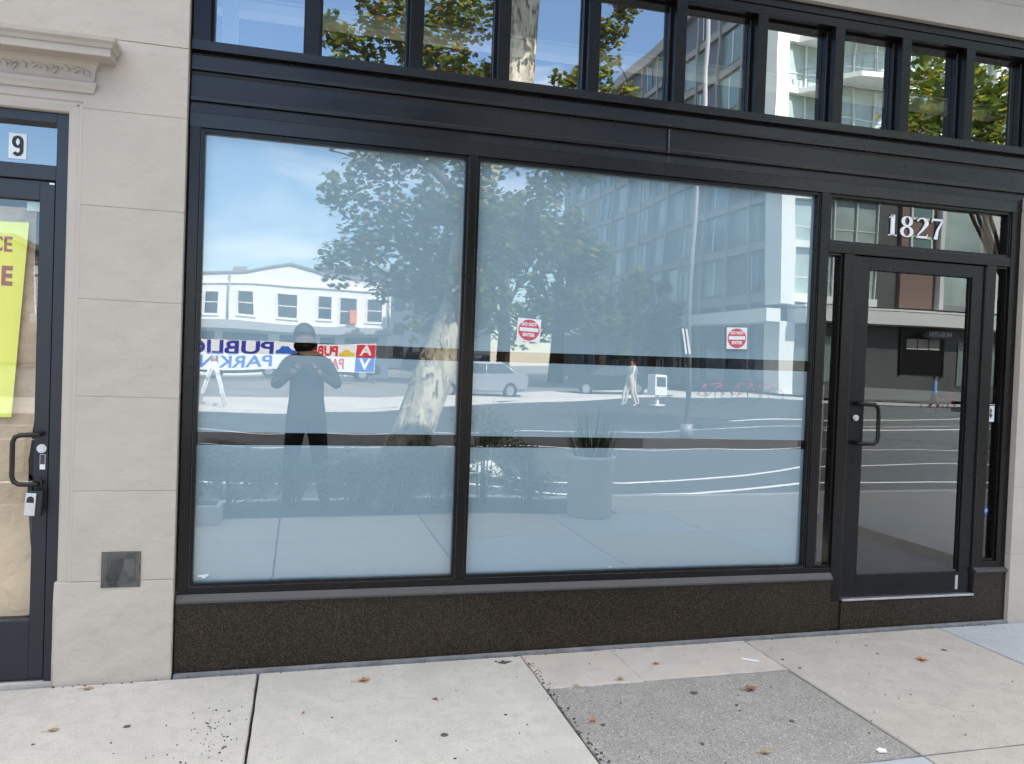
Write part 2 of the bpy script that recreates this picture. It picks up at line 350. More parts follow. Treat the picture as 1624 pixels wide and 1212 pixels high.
M['redlens'] = pbr('red_lens', (0.4, 0.02, 0.02), 0.2)
M['orange'] = pbr('orange_plastic', (0.7, 0.22, 0.08), 0.6)
M['polegrey'] = pbr('pole_paint', (0.24, 0.25, 0.27), 0.5, metal=0.2)
M['bluetext'] = pbr('blue_sign_ink', (0.02, 0.03, 0.32), 0.6)
M['redtext'] = pbr('red_sign_ink', (0.62, 0.03, 0.05), 0.6)
M['carpic'] = pbr('yellow_sign_ink', (0.75, 0.52, 0.05), 0.6)

GS = 0.0085
def gz(x): return GS * (max(-8.0, min(14.0, x)) + 0.6)

# ------------------------------------------------------------------ ground and street
def terr(D):                 # road height behind the camera at distance D from the shop
    pts = [(-40, -0.13), (5, -0.13), (16, -0.12), (24, 0.03), (36, 0.30), (60, 0.35), (400, 0.35)]
    for (a, za), (b, zb) in zip(pts, pts[1:]):
        if a <= D <= b: return za + (zb - za) * (D - a) / (b - a)
    return pts[-1][1]
def sheet(name, xs, Ds, off, m, clip=None):
    b = MB(); g = {}
    for i, x in enumerate(xs):
        for j, D in enumerate(Ds): g[i, j] = b.bm.verts.new((x, -D, terr(D) + off))
    for i in range(len(xs)-1):
        for j in range(len(Ds)-1): b.bm.faces.new((g[i,j], g[i+1,j], g[i+1,j+1], g[i,j+1]))
    return tag(b.build(name, m, smooth=True), kind='structure')
sheet('ground', [-400, -60, 60, 400], [-400, -60, -12, 0.5, 5, 16, 24, 36, 60, 400], -0.06, M['lot'])
# road between the kerbs
def ribbon(name, left, right, off, m):
    b = MB(); n = len(left)
    L = [b.bm.verts.new((x, -D, terr(D) + off)) for x, D in left]; Rr = [b.bm.verts.new((x, -D, terr(D) + off)) for x, D in right]
    for i in range(n-1): b.bm.faces.new((L[i], L[i+1], Rr[i+1], Rr[i]))
    return b.build(name, m)
fark = [(-60, 17.0), (-20, 17.5), (-8, 18.2), (0, 20.3), (3, 23.5), (8, 28), (18, 33), (34, 33.0), (70, 33.0)]
def strip(name, n_in, m, off):  # long strip cut in small steps so that it follows the slope
    pass
b = MB()
def fill(b, x0, x1, Dn, Df, off, step=1.0):
    """quads between Dn(x) and Df(x)"""
    nx = max(1, int((x1 - x0) / step)); rows = 14; g = []
    for i in range(nx + 1):
        x = x0 + (x1 - x0) * i / nx; a, c = Dn(x), Df(x)
        g.append([b.bm.verts.new((x, -(a + (c - a) * j / rows), terr(a + (c - a) * j / rows) + off)) for j in range(rows + 1)])
    for i in range(nx):
        for j in range(rows): b.bm.faces.new((g[i][j], g[i+1][j], g[i+1][j+1], g[i][j+1]))
def interp(pts):
    def f(x):
        for (a, ya), (c, yc) in zip(pts, pts[1:]):
            if x <= c: return ya + (yc - ya) * max(0, (x - a)) / (c - a)
        return pts[-1][1]
    return f
farf = interp(fark)
fill(b, -60, 80, lambda x: 4.9, farf, 0.0, 2.0)
tag(b.build('road', M['asphalt']), kind='structure')
b = MB(); fill(b, -60, 80, farf, lambda x: farf(x) + (4.5 if x < 25 else 1.0), 0.10, 1.5)
tag(b.build('far_pavement', M['farwalk']), kind='structure')
b = MB()
for (x, D), (x2, D2) in zip(fark, fark[1:]):
    for dz0, dz1, o0 in ((-0.05, 0.104, 0.0),):
        b.poly([(x, -D, terr(D)+dz0), (x2, -D2, terr(D2)+dz0), (x2, -D2, terr(D2)+dz1), (x, -D, terr(D)+dz1)])
        b.poly([(x, -D, terr(D)+dz1), (x2, -D2, terr(D2)+dz1), (x2, -D2-0.15, terr(D2)+dz1), (x, -D-0.15, terr(D)+dz1)])
tag(b.build('far_kerb', M['planter']), kind='structure')
# markings, and a white patch painted in for sunlit road
def marking(name, pts, w):
    P = []
    for (x, D), (x2, D2) in zip(pts, pts[1:]):
        for k in range(6): P.append((x + (x2-x)*k/6, D + (D2-D)*k/6))
    P.append(pts[-1]); b = MB(); vs = []
    for i, (x, D) in enumerate(P):
        a = P[max(0, i-1)]; c = P[min(len(P)-1, i+1)]; t = Vector((c[0]-a[0], c[1]-a[1])).normalized(); n = Vector((-t.y, t.x)) * w / 2
        vs.append([b.bm.verts.new((x + s*n.x, -(D + s*n.y), terr(D + s*n.y) + 0.006)) for s in (-1, 1)])
    for i in range(len(vs)-1): b.bm.faces.new((vs[i][0], vs[i+1][0], vs[i+1][1], vs[i][1]))
    return tag(b.build(name, M['paint']), kind='structure')
marking('road_marking', [(2.2, 6.9), (3.4, 6.2), (4.2, 5.9), (5.5, 6.1), (7.8, 7.0), (11, 7.05), (40, 7.05)], 0.13)
b = MB(); b.poly([(2.62, -8.9, -0.122), (3.35, -9.6, -0.122), (3.1, -7.1, -0.122), (2.75, -7.6, -0.122)]); tag(b.build('road_marking', M['paint']), kind='structure')  # white patch standing in for sunlit ground between the shrubs
marking('road_marking', [(2.5, 8.0), (3.65, 7.3), (4.8, 7.0), (6.5, 7.6), (9.2, 9.0), (13, 9.6), (40, 9.7)], 0.12)
marking('road_marking', [(-30, 7.6), (-1.5, 7.2), (1.2, 6.9)], 0.12)
marking('road_marking', [(-40, 12.3), (60, 12.3)], 0.11)
marking('road_marking', [(-40, 15.6), (-1, 15.2), (12, 17.5), (30, 22)], 0.12)
marking('road_marking', [(14, 20), (40, 28)], 0.25)
marking('road_marking', [(16, 17.6), (44, 24)], 0.3)

# pavement slabs
slab_x = [-15.3, -13.9, -12.55, -11.2, -9.8, -8.43, -7.05, -5.68, -4.3, -2.93, -1.55, -0.175, 1.197, 2.555, 3.93, 5.30, 6.67, 8.05, 9.4, 10.8, 12.2, 13.6, 15.0, 16.4, 17.8]
base = MB()
base.prism([(-16, -0.055 + gz(-16)), (-8, -0.055 + gz(-8)), (14, -0.055 + gz(14)), (22, -0.055 + gz(22)), (22, -0.3), (-16, -0.3)], 'y', -4.86, -0.02)
pav = base.build('pavement', [M['dirt']]); tag(pav, kind='structure')
random.seed(4)
def slab(x0, x1, y0, y1, m, g=0.006, name='pavement_slab', h=0.0, wob=0.0):
    """slab with slightly uneven edges"""
    b = MB(); n = 14
    def edge(a, c, k):
        pts = []
        for i in range(k): pts.append((a[0] + (c[0]-a[0])*i/k + random.uniform(-wob, wob), a[1] + (c[1]-a[1])*i/k + random.uniform(-wob, wob)))
        return pts
    cs = [(x0+g, y0+g), (x1-g, y0+g), (x1-g, y1-g), (x0+g, y1-g)]
    P = []
    for i in range(4): P += edge(cs[i], cs[(i+1) % 4], n)
    cx, cy = (x0+x1)/2, (y0+y1)/2
    def sh(p, d):
        q = Vector((p[0]-cx, p[1]-cy)); L = q.length; q *= (L-d)/L; return (cx+q.x, cy+q.y)
    top = [b.bm.verts.new((sh(p, 0.006)[0], sh(p, 0.006)[1], gz(p[0]) + h)) for p in P]
    mid = [b.bm.verts.new((p[0], p[1], gz(p[0]) + h - 0.005)) for p in P]
    bot = [b.bm.verts.new((p[0], p[1], gz(p[0]) + h - 0.10)) for p in P]
    k = len(P)
    for i in range(k):
        j = (i+1) % k
        b.bm.faces.new((bot[i], bot[j], mid[j], mid[i])); b.bm.faces.new((mid[i], mid[j], top[j], top[i]))
    b.bm.faces.new(top)
    o = b.build(name, m, parent=pav); return o
rows_y = [-0.045, -1.45, -2.82, -3.9]
for i in range(len(slab_x)-1):
    x0, x1 = slab_x[i], slab_x[i+1]
    for j in range(3):
        y1, y0 = rows_y[j], rows_y[j+1]
        if j == 0 and abs(x0 - 1.197) < 0.01:
            # repaired slab: pale stained strip along the wall, the rest exposed aggregate
            slab(x0, 1.72, -0.50, y1, M['conc_pink'], 0.002, wob=0.004)
            slab(1.715, x1, -0.49, y1, M['conc_pink'], 0.001, wob=0.004)
            slab(x0, x1, y0, -0.495, M['conc_patch'], 0.006, wob=0.003, h=-0.002); continue
        if x1 < 1.3: m = M['conc_light']
        elif j == 0: m = M['conc_mid'] if x0 < 3.5 else M['conc_blue']
        else: m = M['conc_blue'] if (i + j) % 2 else M['conc_mid']
        if j == 0 and x1 < 1.3: slab(x0, x1, -1.6, y1, m, wob=0.002)
        elif j == 1 and x1 < 1.3: slab(x0, x1, y0, -1.6, m, wob=0.002)
        else: slab(x0, x1, y0, y1, m, wob=0.002)
# strip of pavement beside the planter bed, and the kerb
for x0, x1 in ((-9.8, -5.7), (-5.7, -1.25), (3.4, 7.4), (7.4, 12.2), (12.2, 17.8)):
    slab(x0, x1, -4.86, -3.9, M['conc_mid'], wob=0.002)
kb = MB(); kb.prism([(-16, gz(-16) + 0.002), (-8, gz(-8) + 0.002), (14, gz(14) + 0.002), (22, gz(22) + 0.002), (22, -0.3), (-16, -0.3)], 'y', -5.02, -4.865)
tag(kb.build('kerb', M['planter']), kind='structure')
b = MB(); b.prism([(-1.2, gz(-1.2) - 0.012), (3.35, gz(3.35) - 0.012), (3.35, -0.2), (-1.2, -0.2)], 'y', -4.86, -3.9)
tag(b.build('planting_bed', M['soil']), kind='structure')
# narrow mortar strip where the pavement meets the granite
b = MB(); b.prism([(-0.575, gz(-0.575) + 0.012), (4.48, gz(4.48) + 0.012), (4.48, -0.06), (-0.575, -0.06)], 'y', -0.044, -0.012)
tag(b.build('pavement_edge_strip', M['mortar']), kind='structure')

# ------------------------------------------------------------------ the building
bld = thing('stucco_building', 'greige painted stucco building with scored courses framing the black shopfront', 'building', (0, 0, 0))
YF = -0.04
joints = [0.49, 0.924, 1.375, 1.835, 2.276, 2.728, 3.063, 3.55, 4.0, 4.45]
H = 5.05
def courses(b, x0, x1, y0, y1, z0, z1, g=0.0006):
    zs = [z0] + [z for z in joints if z0 + 0.02 < z < z1 - 0.02] + [z1]
    for a, c in zip(zs, zs[1:]):
        b.box(x0, x1, y0, y1, a + (g if a > z0 else 0), c - (g if c < z1 else 0), bev=0.0024)
    b.box(x0 + 0.006, x1 - 0.006, y0 + 0.004, y1 - 0.006, z0 + 0.006, z1 - 0.006)
b = MB(); courses(b, -1.04, -0.585, YF, 0.32, 0.49, 3.063)
b.build('wall', M['stucco'], bld)
b = MB(); b.box(-1.112, -0.5855, YF - 0.0005, 0.32, gz(-1) - 0.08, 0.4885, bev=0.005)
bmesh.ops.subdivide_edges(b.bm, edges=b.bm.edges[:], cuts=5, use_grid_fill=True)
rl = random.Random(6)
for v in b.bm.verts:
    if v.co.y < YF + 0.01 and v.co.z < 0.47: v.co.y -= rl.uniform(0, 0.004); v.co.x += rl.uniform(-0.003, 0.003)
o = b.build('wall_base', M['stucco_base'], bld); o['label'] = 'lumpy patched stucco at the foot of the pier'
b = MB(); courses(b, -16.0, -0.585, YF, 0.32, 3.0655, H); courses(b, -0.585, 22.0, YF, 0.32, 3.81, H)
courses(b, 4.478, 22.0, YF, 0.32, gz(5) - 0.05, 2.80); courses(b, 4.66, 22.0, YF, 0.32, 2.805, 3.805)
courses(b, -16.0, -2.34, YF, 0.32, -0.05, 3.06)
b.build('wall', M['stucco'], bld)
# rounded door surround and lintel over the neighbouring door
b = MB()
prof = [(-1.104, 0.07), (-1.104, -0.018), (-1.098, -0.026), (-1.07, -0.030), (-1.058, -0.030), (-1.052, -0.036), (-1.0405, -0.038), (-1.0405, 0.07)]
b.prism(prof, 'z', 0.49, 2.74)
b.prism([(-x - 3.38, y) for x, y in prof[::-1]], 'z', 0.0, 2.74)
hp = [(0.07, 2.702), (-0.018, 2.702), (-0.026, 2.708), (-0.030, 2.735), (-0.030, 2.752), (-0.036, 2.758), (-0.038, 2.775), (-0.038, 3.062), (0.07, 3.062)]
b.prism(hp, 'x', -2.34, -1.0405)
b.build('door_surround', M['stucco_trim'], bld)
# cornice above the neighbouring door
b = MB()
cp = [(-0.038, 2.795), (-0.05, 2.797), (-0.055, 2.812), (-0.062, 2.826), (-0.066, 2.842), (-0.05, 2.85), (-0.05, 2.853),
      (-0.052, 2.862), (-0.058, 2.895), (-0.072, 2.925), (-0.085, 2.934), (-0.10, 2.937), (-0.155, 2.940), (-0.157, 2.944), (-0.157, 2.975),
      (-0.165, 2.978), (-0.172, 2.992), (-0.185, 3.004), (-0.188, 3.020), (-0.10, 3.040), (-0.038, 3.046)]
ends = lambda y: -0.995 + max(0.0, (-y - 0.05)) * 0.85
vsA = [b.bm.verts.new((-2.5 - (ends(y)+0.995), y, z)) for y, z in cp]; vsB = [b.bm.verts.new((ends(y), y, z)) for y, z in cp]
for i in range(len(cp)-1): b.bm.faces.new((vsA[i], vsA[i+1], vsB[i+1], vsB[i]))
b.bm.faces.new(vsA); 
# end return
ret = [b.bm.verts.new((ends(y), -0.038, z)) for y, z in cp]
for i in range(len(cp)-1): b.bm.faces.new((vsB[i], vsB[i+1], ret[i+1], ret[i]))
cor = b.build('cornice', M['stucco_trim'], bld)
# carved frieze: scrolled leaves in relief, thick with paint
b = MB(); random.seed(3)
x = -2.4; k = 0
while x < -1.03:
    zc = 2.892 + 0.008 * math.sin(k*1.7); s = 1 if k % 2 else -1
    sp = []
    for t in range(9):
        a = t/8*4.2; r = 0.019*(1 - t/10)
        sp.append((x + s*r*math.cos(a), -0.060 - 0.004*math.sin(t), zc + r*math.sin(a)))
    b.tube(sp, [0.0045 + 0.002*math.sin(i*0.5) for i in range(9)], 6)
    b.tube([(x + 0.016, -0.062, zc - s*0.018), (x + 0.03, -0.064, zc), (x + 0.036, -0.062, zc + s*0.016)], [0.003, 0.007, 0.002], 6)
    x += 0.042 + random.uniform(-0.004, 0.004); k += 1
b.build('frieze', M['stucco_trim'], cor)
# the rest of the building's mass
b = MB()
SX0, SX1, SY0, SY1 = 1.5, 5.05, 4.75, 6.45      # made-up roof light, unseen, added to daylight the shop interior
for (x0, x1, y0_, y1_) in ((-16.0, SX0, -0.10, 9.0), (SX1, 22.0, -0.10, 9.0), (SX0, SX1, -0.10, SY0), (SX0, SX1, SY1, 9.0)): b.box(x0, x1, y0_, y1_, H, H + 0.25)
b.build('roof', M['roofgrey'], bld)
b = MB(); b.prism([(YF - 0.002, 4.30), (-0.42, 4.38), (-0.46, 4.42), (-0.46, 4.52), (YF - 0.002, 4.56)], 'x', -0.55, 21.9); b.build('projecting_ledge', M['stucco_trim'], bld)  # unseen ledge, added to shade the wall above the shopfront
b = MB(); b.box(-16.0, -15.8, 0.33, 9.0, 0, H - 0.01); b.box(21.8, 22.0, 0.33, 9.0, 0, H - 0.01); b.box(-15.79, 21.79, 8.8, 9.0, 0, H - 0.01); b.box(-1.12, -0.62, 0.33, 8.79, 0, 4.59)
b.build('side_wall', M['stucco'], bld)
# shop interior seen through the clear glass, plus unseen parts added to light it
b = MB(); b.box(2.95, 5.1, 0.12, 6.5, 0.10, 0.215); b.build('shop_floor', M['in_floor'], bld)
b = MB(); b.box(-0.61, 2.948, 0.12, 6.5, 0.10, 0.215); b.build('shop_floor', M['in_pale'], bld)  # unseen pale floor, added to bounce sun onto the side wall
b = MB()
for (x0, x1, y0_, y1_) in ((-0.61, SX0, 0.33, 6.5), (SX1, 5.1, 0.33, 6.5), (SX0, SX1, 0.33, SY0), (SX0, SX1, SY1, 6.5)): b.box(x0, x1, y0_, y1_, 4.50, 4.59)
b.build('shop_ceiling', M['in_grey'], bld)
b = MB(); b.box(SX0 - 0.03, SX0 - 0.001, SY0, SY1, 4.595, H - 0.005); b.box(SX1 + 0.001, SX1 + 0.03, SY0, SY1, 4.595, H - 0.005); b.box(SX0, SX1, SY0 - 0.03, SY0 - 0.001, 4.595, H - 0.005); b.box(SX0, SX1, SY1 + 0.001, SY1 + 0.03, 4.595, H - 0.005); b.build('roof_light_shaft', M['in_white'], bld)  # white lining of the added roof light
b = MB(); b.box(-0.61, 5.1, 6.51, 6.6, 0.2, 4.49); b.box(-0.615, -0.60, 0.33, 6.5, 0.216, 4.49); b.build('shop_back_wall', M['in_dark'], bld)
b = MB(); b.box(4.91, 5.06, 0.34, 6.5, 0.216, 4.49); b.build('shop_side_wall', M['in_dark'], bld)
b = MB(); b.box(4.80, 4.905, 0.34, 6.5, 0.216, 1.52, bev=0.004); b.build('half_height_partition', M['in_white'], bld)  # half height is made up, so the wall reads bright below, dark above
b = MB(); b.box(4.785, 4.799, 0.34, 6.5, 0.2165, 0.29); b.box(4.73, 4.784, 0.34, 0.80, 0.2165, 0.29); b.build('skirting', M['in_floor'], bld)
b = MB(); b.box(-0.55, 4.89, 0.60, 0.72, 3.545, 3.605, bev=0.004); b.box(-0.55, 4.89, 0.62, 0.70, 3.622, 3.635); b.build('ceiling_beam', M['in_beam'], bld)
b = MB(); b.box(-0.50, -0.415, 0.55, 0.595, 2.9, 4.49); b.build('shop_column', M['in_white'], bld)

# ------------------------------------------------------------------ the shopfront
sf = thing('shopfront', 'black metal shopfront with two frosted display windows, ten transom panes and a glazed door', 'shopfront', (0, 0, 0))
hdr = [(0.14, 3.128), (-0.004, 3.128), (-0.004, 3.092), (-0.014, 3.086), (-0.014, 3.079), (0.032, 3.077), (0.032, 3.058), (0.006, 3.056), (0.003, 3.004),
       (-0.002, 3.001), (-0.006, 2.998), (-0.006, 2.984), (0.016, 2.982), (0.016, 2.972), (0.006, 2.970), (0.012, 2.962), (0.0112, 2.93), (0.0095, 2.90),
       (0.0080, 2.875), (0.0070, 2.862), (-0.002, 2.856), (-0.008, 2.852), (-0.008, 2.834), (0.016, 2.832), (0.016, 2.818), (0.002, 2.816),
       (-0.002, 2.778), (0.0, 2.776), (0.0, 2.708), (0.14, 2.708)]
b = MB(); b.prism(hdr, 'x', -0.575, 4.655); b.build('header', M['metal_header'], sf)
b = MB(); b.box(1.9645, 1.9705, -0.0115, 0.0, 2.835, 2.851); b.box(1.965, 1.970, -0.0065, 0.005, 2.856, 2.9695); b.box(1.9655, 1.9695, -0.0095, 0.0, 2.985, 2.997); b.box(1.966, 1.969, -0.0045, 0.0, 2.78, 2.814)
o = b.build('joint_seal', M['caulk'], sf)
# transom lights
tl = [-0.493, 0.027, 0.547, 1.021, 1.532, 2.053, 2.572, 3.095, 3.572, 4.052]
tr_ = [x - 0.066 for x in tl[1:]] + [4.49]
b = MB()
b.box(-0.575, 4.655, 0.0, 0.14, 3.703, 3.755, bev=0.003); b.box(-0.575, 4.655, -0.006, 0.14, 3.757, 3.808, bev=0.003)
b.box(-0.575, tl[0], 0.0, 0.14, 3.129, 3.702, bev=0.003)
b.box(tr_[-1], 4.655, 0.0, 0.14, 3.129, 3.702, bev=0.003)
for a, c in zip(tr_[:-1], tl[1:]): b.box(a, c, 0.0, 0.14, 3.129, 3.702, bev=0.003)
for a, c in zip(tl, tr_):      # inner beads
    b.box(a + 0.001, a + 0.012, 0.055, 0.13, 3.130, 3.701); b.box(c - 0.012, c - 0.001, 0.055, 0.13, 3.130, 3.701)
    b.box(a + 0.013, c - 0.013, 0.055, 0.13, 3.690, 3.701); b.box(a + 0.013, c - 0.013, 0.055, 0.13, 3.130, 3.141)
b.build('transom_frame', M['metal'], sf)
for c in tr_: b = MB(); b.box(c - 0.0145, c - 0.0125, 0.058, 0.066, 3.142, 3.689); b.build('glazing_seal', M['sill'], sf)  # paler strip painted in for the reflection along each right reveal
for i, (a, c) in enumerate(zip(tl, tr_)):
    b = MB(); dy = 0.003 * math.sin(i * 2.4); dz = 0.002 * math.cos(i * 3.1)
    b.poly([(a+0.005, 0.085, 3.132), (c-0.005, 0.085 + dy, 3.132), (c-0.005, 0.085 + dy + dz, 3.70), (a+0.005, 0.085 + dz, 3.70)])
    o = b.build('transom_window', M['glass_top'], sf)
# main frame
b = MB()
b.box(-0.575, -0.525, 0.0, 0.14, 0.400, 2.7075, bev=0.003)          # left post
b.box(0.822, 0.864, 0.0, 0.14, 0.433, 2.7075, bev=0.003)            # mullion
b.box(2.985, 3.045, 0.0, 0.14, 0.433, 2.7075, bev=0.003)            # post before the door
b.box(-0.5245, 3.155, 0.0, 0.14, 0.400, 0.432, bev=0.003)           # bottom rail
b.box(4.405, 4.474, 0.0, 0.14, 0.400, 2.7075, bev=0.003)            # right post
b.box(3.0455, 4.4045, 0.0, 0.14, 2.352, 2.410, bev=0.003)           # rail over the door
b.box(3.160, 3.232, 0.0, 0.14, 0.225, 2.3515, bev=0.003)            # door jambs
b.box(4.222, 4.296, 0.0, 0.14, 0.225, 2.3515, bev=0.003)
b.box(4.2965, 4.4045, 0.0, 0.14, 0.400, 0.440, bev=0.003)
b.build('window_frame', M['metal'], sf)
def beads(b, x0, x1, z0, z1, w=0.019, y=0.014, yb=0.044):
    b.box(x0, x0 + w, y, yb, z0, z1, bev=0.002); b.box(x1 - w, x1, y, yb, z0, z1, bev=0.002)
    b.box(x0 + w, x1 - w, y, yb, z1 - w, z1, bev=0.002); b.box(x0 + w, x1 - w, y, yb, z0, z0 + w, bev=0.002)
def edge_lines(b, x0, x1, z0, z1):   # thin paler lines painting the highlight along the snap-in bead
    t = 0.0022
    b.box(x0, x0 + t, 0.0115, 0.0138, z0, z1); b.box(x1 - t, x1, 0.0115, 0.0138, z0, z1)
    b.box(x0 + t, x1 - t, 0.0115, 0.0138, z0, z0 + t)
b = MB(); e = MB()
for x0, x1, z0, z1 in ((-0.5245, 0.8215, 0.4325, 2.7075), (0.8645, 2.9845, 0.4325, 2.7075), (3.0455, 4.4045, 2.4105, 2.7075)):
    beads(b, x0, x1, z0, z1); edge_lines(e, x0, x1, z0, z1)
beads(b, 3.0455, 3.1595, 0.4325, 2.3515, w=0.014); beads(b, 4.2965, 4.4045, 0.4405, 2.3515, w=0.014)
b.build('glazing_bead', M['metal'], sf); e.build('bead_edge', M['bead'], sf)
YG = 0.045
def pane(name, x0, x1, z0, z1, m, y=YG, nx=1, label=None, parent=None):
    b = MB(); b.poly([(x0, y, z0), (x1, y, z0), (x1, y, z1), (x0, y, z1)])
    o = b.build(name, m, parent or sf)
    if label: o['label'] = label
    return o
def film(x0, x1, pane_o, cuts):
    for k, (a, c) in enumerate(cuts):
        b = MB(); b.poly([(x0, YG + 0.008, a[0]), (x1, YG + 0.008, a[1]), (x1, YG + 0.008, c[1]), (x0, YG + 0.008, c[0])])
        b.build('frosted_film', M['film'], pane_o)
p1 = pane('display_window', -0.51, 0.81, 0.445, 2.695, M['glass_show'])
film(-0.508, 0.806, p1, [((0.446, 0.446), (1.139, 1.145)), ((1.205, 1.207), (1.605, 1.607)), ((1.672, 1.675), (2.696, 2.696))])
p2 = pane('display_window', 0.875, 2.975, 0.445, 2.695, M['glass_show'])
film(0.880, 2.970, p2, [((0.446, 0.446), (1.140, 1.150)), ((1.203, 1.205), (1.612, 1.625)), ((1.668, 1.690), (2.696, 2.696))])
pane('fanlight', 3.055, 4.395, 2.42, 2.70, M['glass_door'])
pane('sidelight', 3.05, 3.155, 0.44, 2.345, M['glass_door']); pane('sidelight', 4.30, 4.40, 0.45, 2.345, M['glass_door'])
# door leaf
dl = MB(); yd = 0.012
dl.box(3.238, 3.350, yd, yd + 0.045, 0.243, 2.345, bev=0.003); dl.box(4.122, 4.216, yd, yd + 0.045, 0.243, 2.345, bev=0.003)
dl.box(3.3505, 4.1215, yd, yd + 0.045, 2.265, 2.345, bev=0.003); dl.box(3.3505, 4.1215, yd, yd + 0.045, 0.243, 0.375, bev=0.003)
dl.box(3.3505, 3.362, yd + 0.01, yd + 0.035, 0.376, 2.264); dl.box(4.110, 4.1215, yd + 0.01, yd + 0.035, 0.376, 2.264)
door = dl.build('door', M['metal_door'], sf)
b = MB(); b.box(3.3625, 4.1095, yd + 0.008, yd + 0.036, 0.3755, 0.386); b.build('glazing_bead', M['sill'], door)
b = MB(); b.poly([(3.355, 0.034, 0.378), (4.118, 0.034, 0.378), (4.118, 0.034, 2.262), (3.355, 0.034, 2.262)]); b.build('door_glass', M['glass_door'], door)
b = MB(); b.tube([(3.290, yd + 0.002, 1.440), (3.292, -0.03, 1.440), (3.300, -0.046, 1.440), (3.318, -0.055, 1.440), (3.378, -0.056, 1.437), (3.398, -0.056, 1.425), (3.407, -0.056, 1.402),
               (3.410, -0.056, 1.24), (3.402, -0.056, 1.212), (3.382, -0.056, 1.200), (3.318, -0.055, 1.198), (3.300, -0.046, 1.198), (3.292, -0.03, 1.198), (3.290, yd + 0.002, 1.198)], 0.0125, 12)
b.build('handle', M['metal_door'], door)
b = MB(); b.cyl((3.292, -0.002, 1.352), 0.019, 0.014, 'y', 20); b.cyl((3.292, -0.008, 1.352), 0.013, 0.006, 'y', 16); b.build('lock', M['alum'], door)
b = MB(); b.box(3.372, 4.105, 0.075, 0.105, 1.425, 1.452, bev=0.004); b.box(3.345, 3.372, 0.06, 0.12, 1.40, 1.47, bev=0.004); b.box(4.105, 4.135, 0.06, 0.12, 1.40, 1.47, bev=0.004)
b.build('push_bar', M['metal_door'], door)
b = MB(); b.box(4.098, 4.118, yd - 0.003, yd, 0.262, 0.352); b.build('bottom_pivot_label', M['alum'], door)
b = MB(); b.box(3.236, 4.218, 0.06, 0.12, 0.217, 0.2425); b.box(3.236, 4.218, -0.022, 0.059, 0.2245, 0.2385, bev=0.003); b.build('threshold', M['alum'], sf)
# hinges / closer pivot covers
b = MB(); b.box(4.216, 4.222, 0.0, 0.03, 0.25, 2.34); b.box(3.232, 3.238, 0.0, 0.05, 0.25, 2.34); b.build('weather_seal', M['gasket'], sf)
# sill flashing and granite
b = MB(); b.prism([(-0.001, 0.3995), (-0.028, 0.372), (-0.030, 0.362), (0.10, 0.362), (0.10, 0.3995)], 'x', -0.575, 3.158)
b.prism([(-0.001, 0.3995), (-0.028, 0.385), (-0.030, 0.376), (0.10, 0.376), (0.10, 0.3995)], 'x', 4.224, 4.474); b.build('sill', M['sill'], sf)
b = MB()
for x0, x1, z1 in ((-0.577, 0.859, 0.3615), (0.861, 3.158, 0.3615), (3.2355, 4.219, 0.2165), (4.2205, 4.476, 0.3755)):
    b.box(x0, x1, -0.012, 0.10, -0.10, z1, bev=0.0015)
b.box(3.1585, 3.235, 0.0, 0.10, -0.10, 0.2235, bev=0.0015)
o = b.build('granite_plinth', M['granite'], sf); o['label'] = 'polished brown-black granite plinth below the windows'
b = MB()
for q in (([(0.225, -0.0125, 0.33), (0.21, -0.0125, 0.24), (0.195, -0.0125, 0.15), (0.19, -0.0125, 0.02)], [0.0006, 0.0012, 0.0008, 0.0012]),
          ([(-0.574, -0.0125, 0.095), (-0.54, -0.0125, 0.06), (-0.50, -0.0125, 0.025)], 0.0009), ([(0.86, -0.0115, 0.0), (0.86, -0.0115, 0.36)], 0.0008)):
    b = MB(); b.tube(q[0], q[1], 5); b.build('scratch', M['sill'], sf)

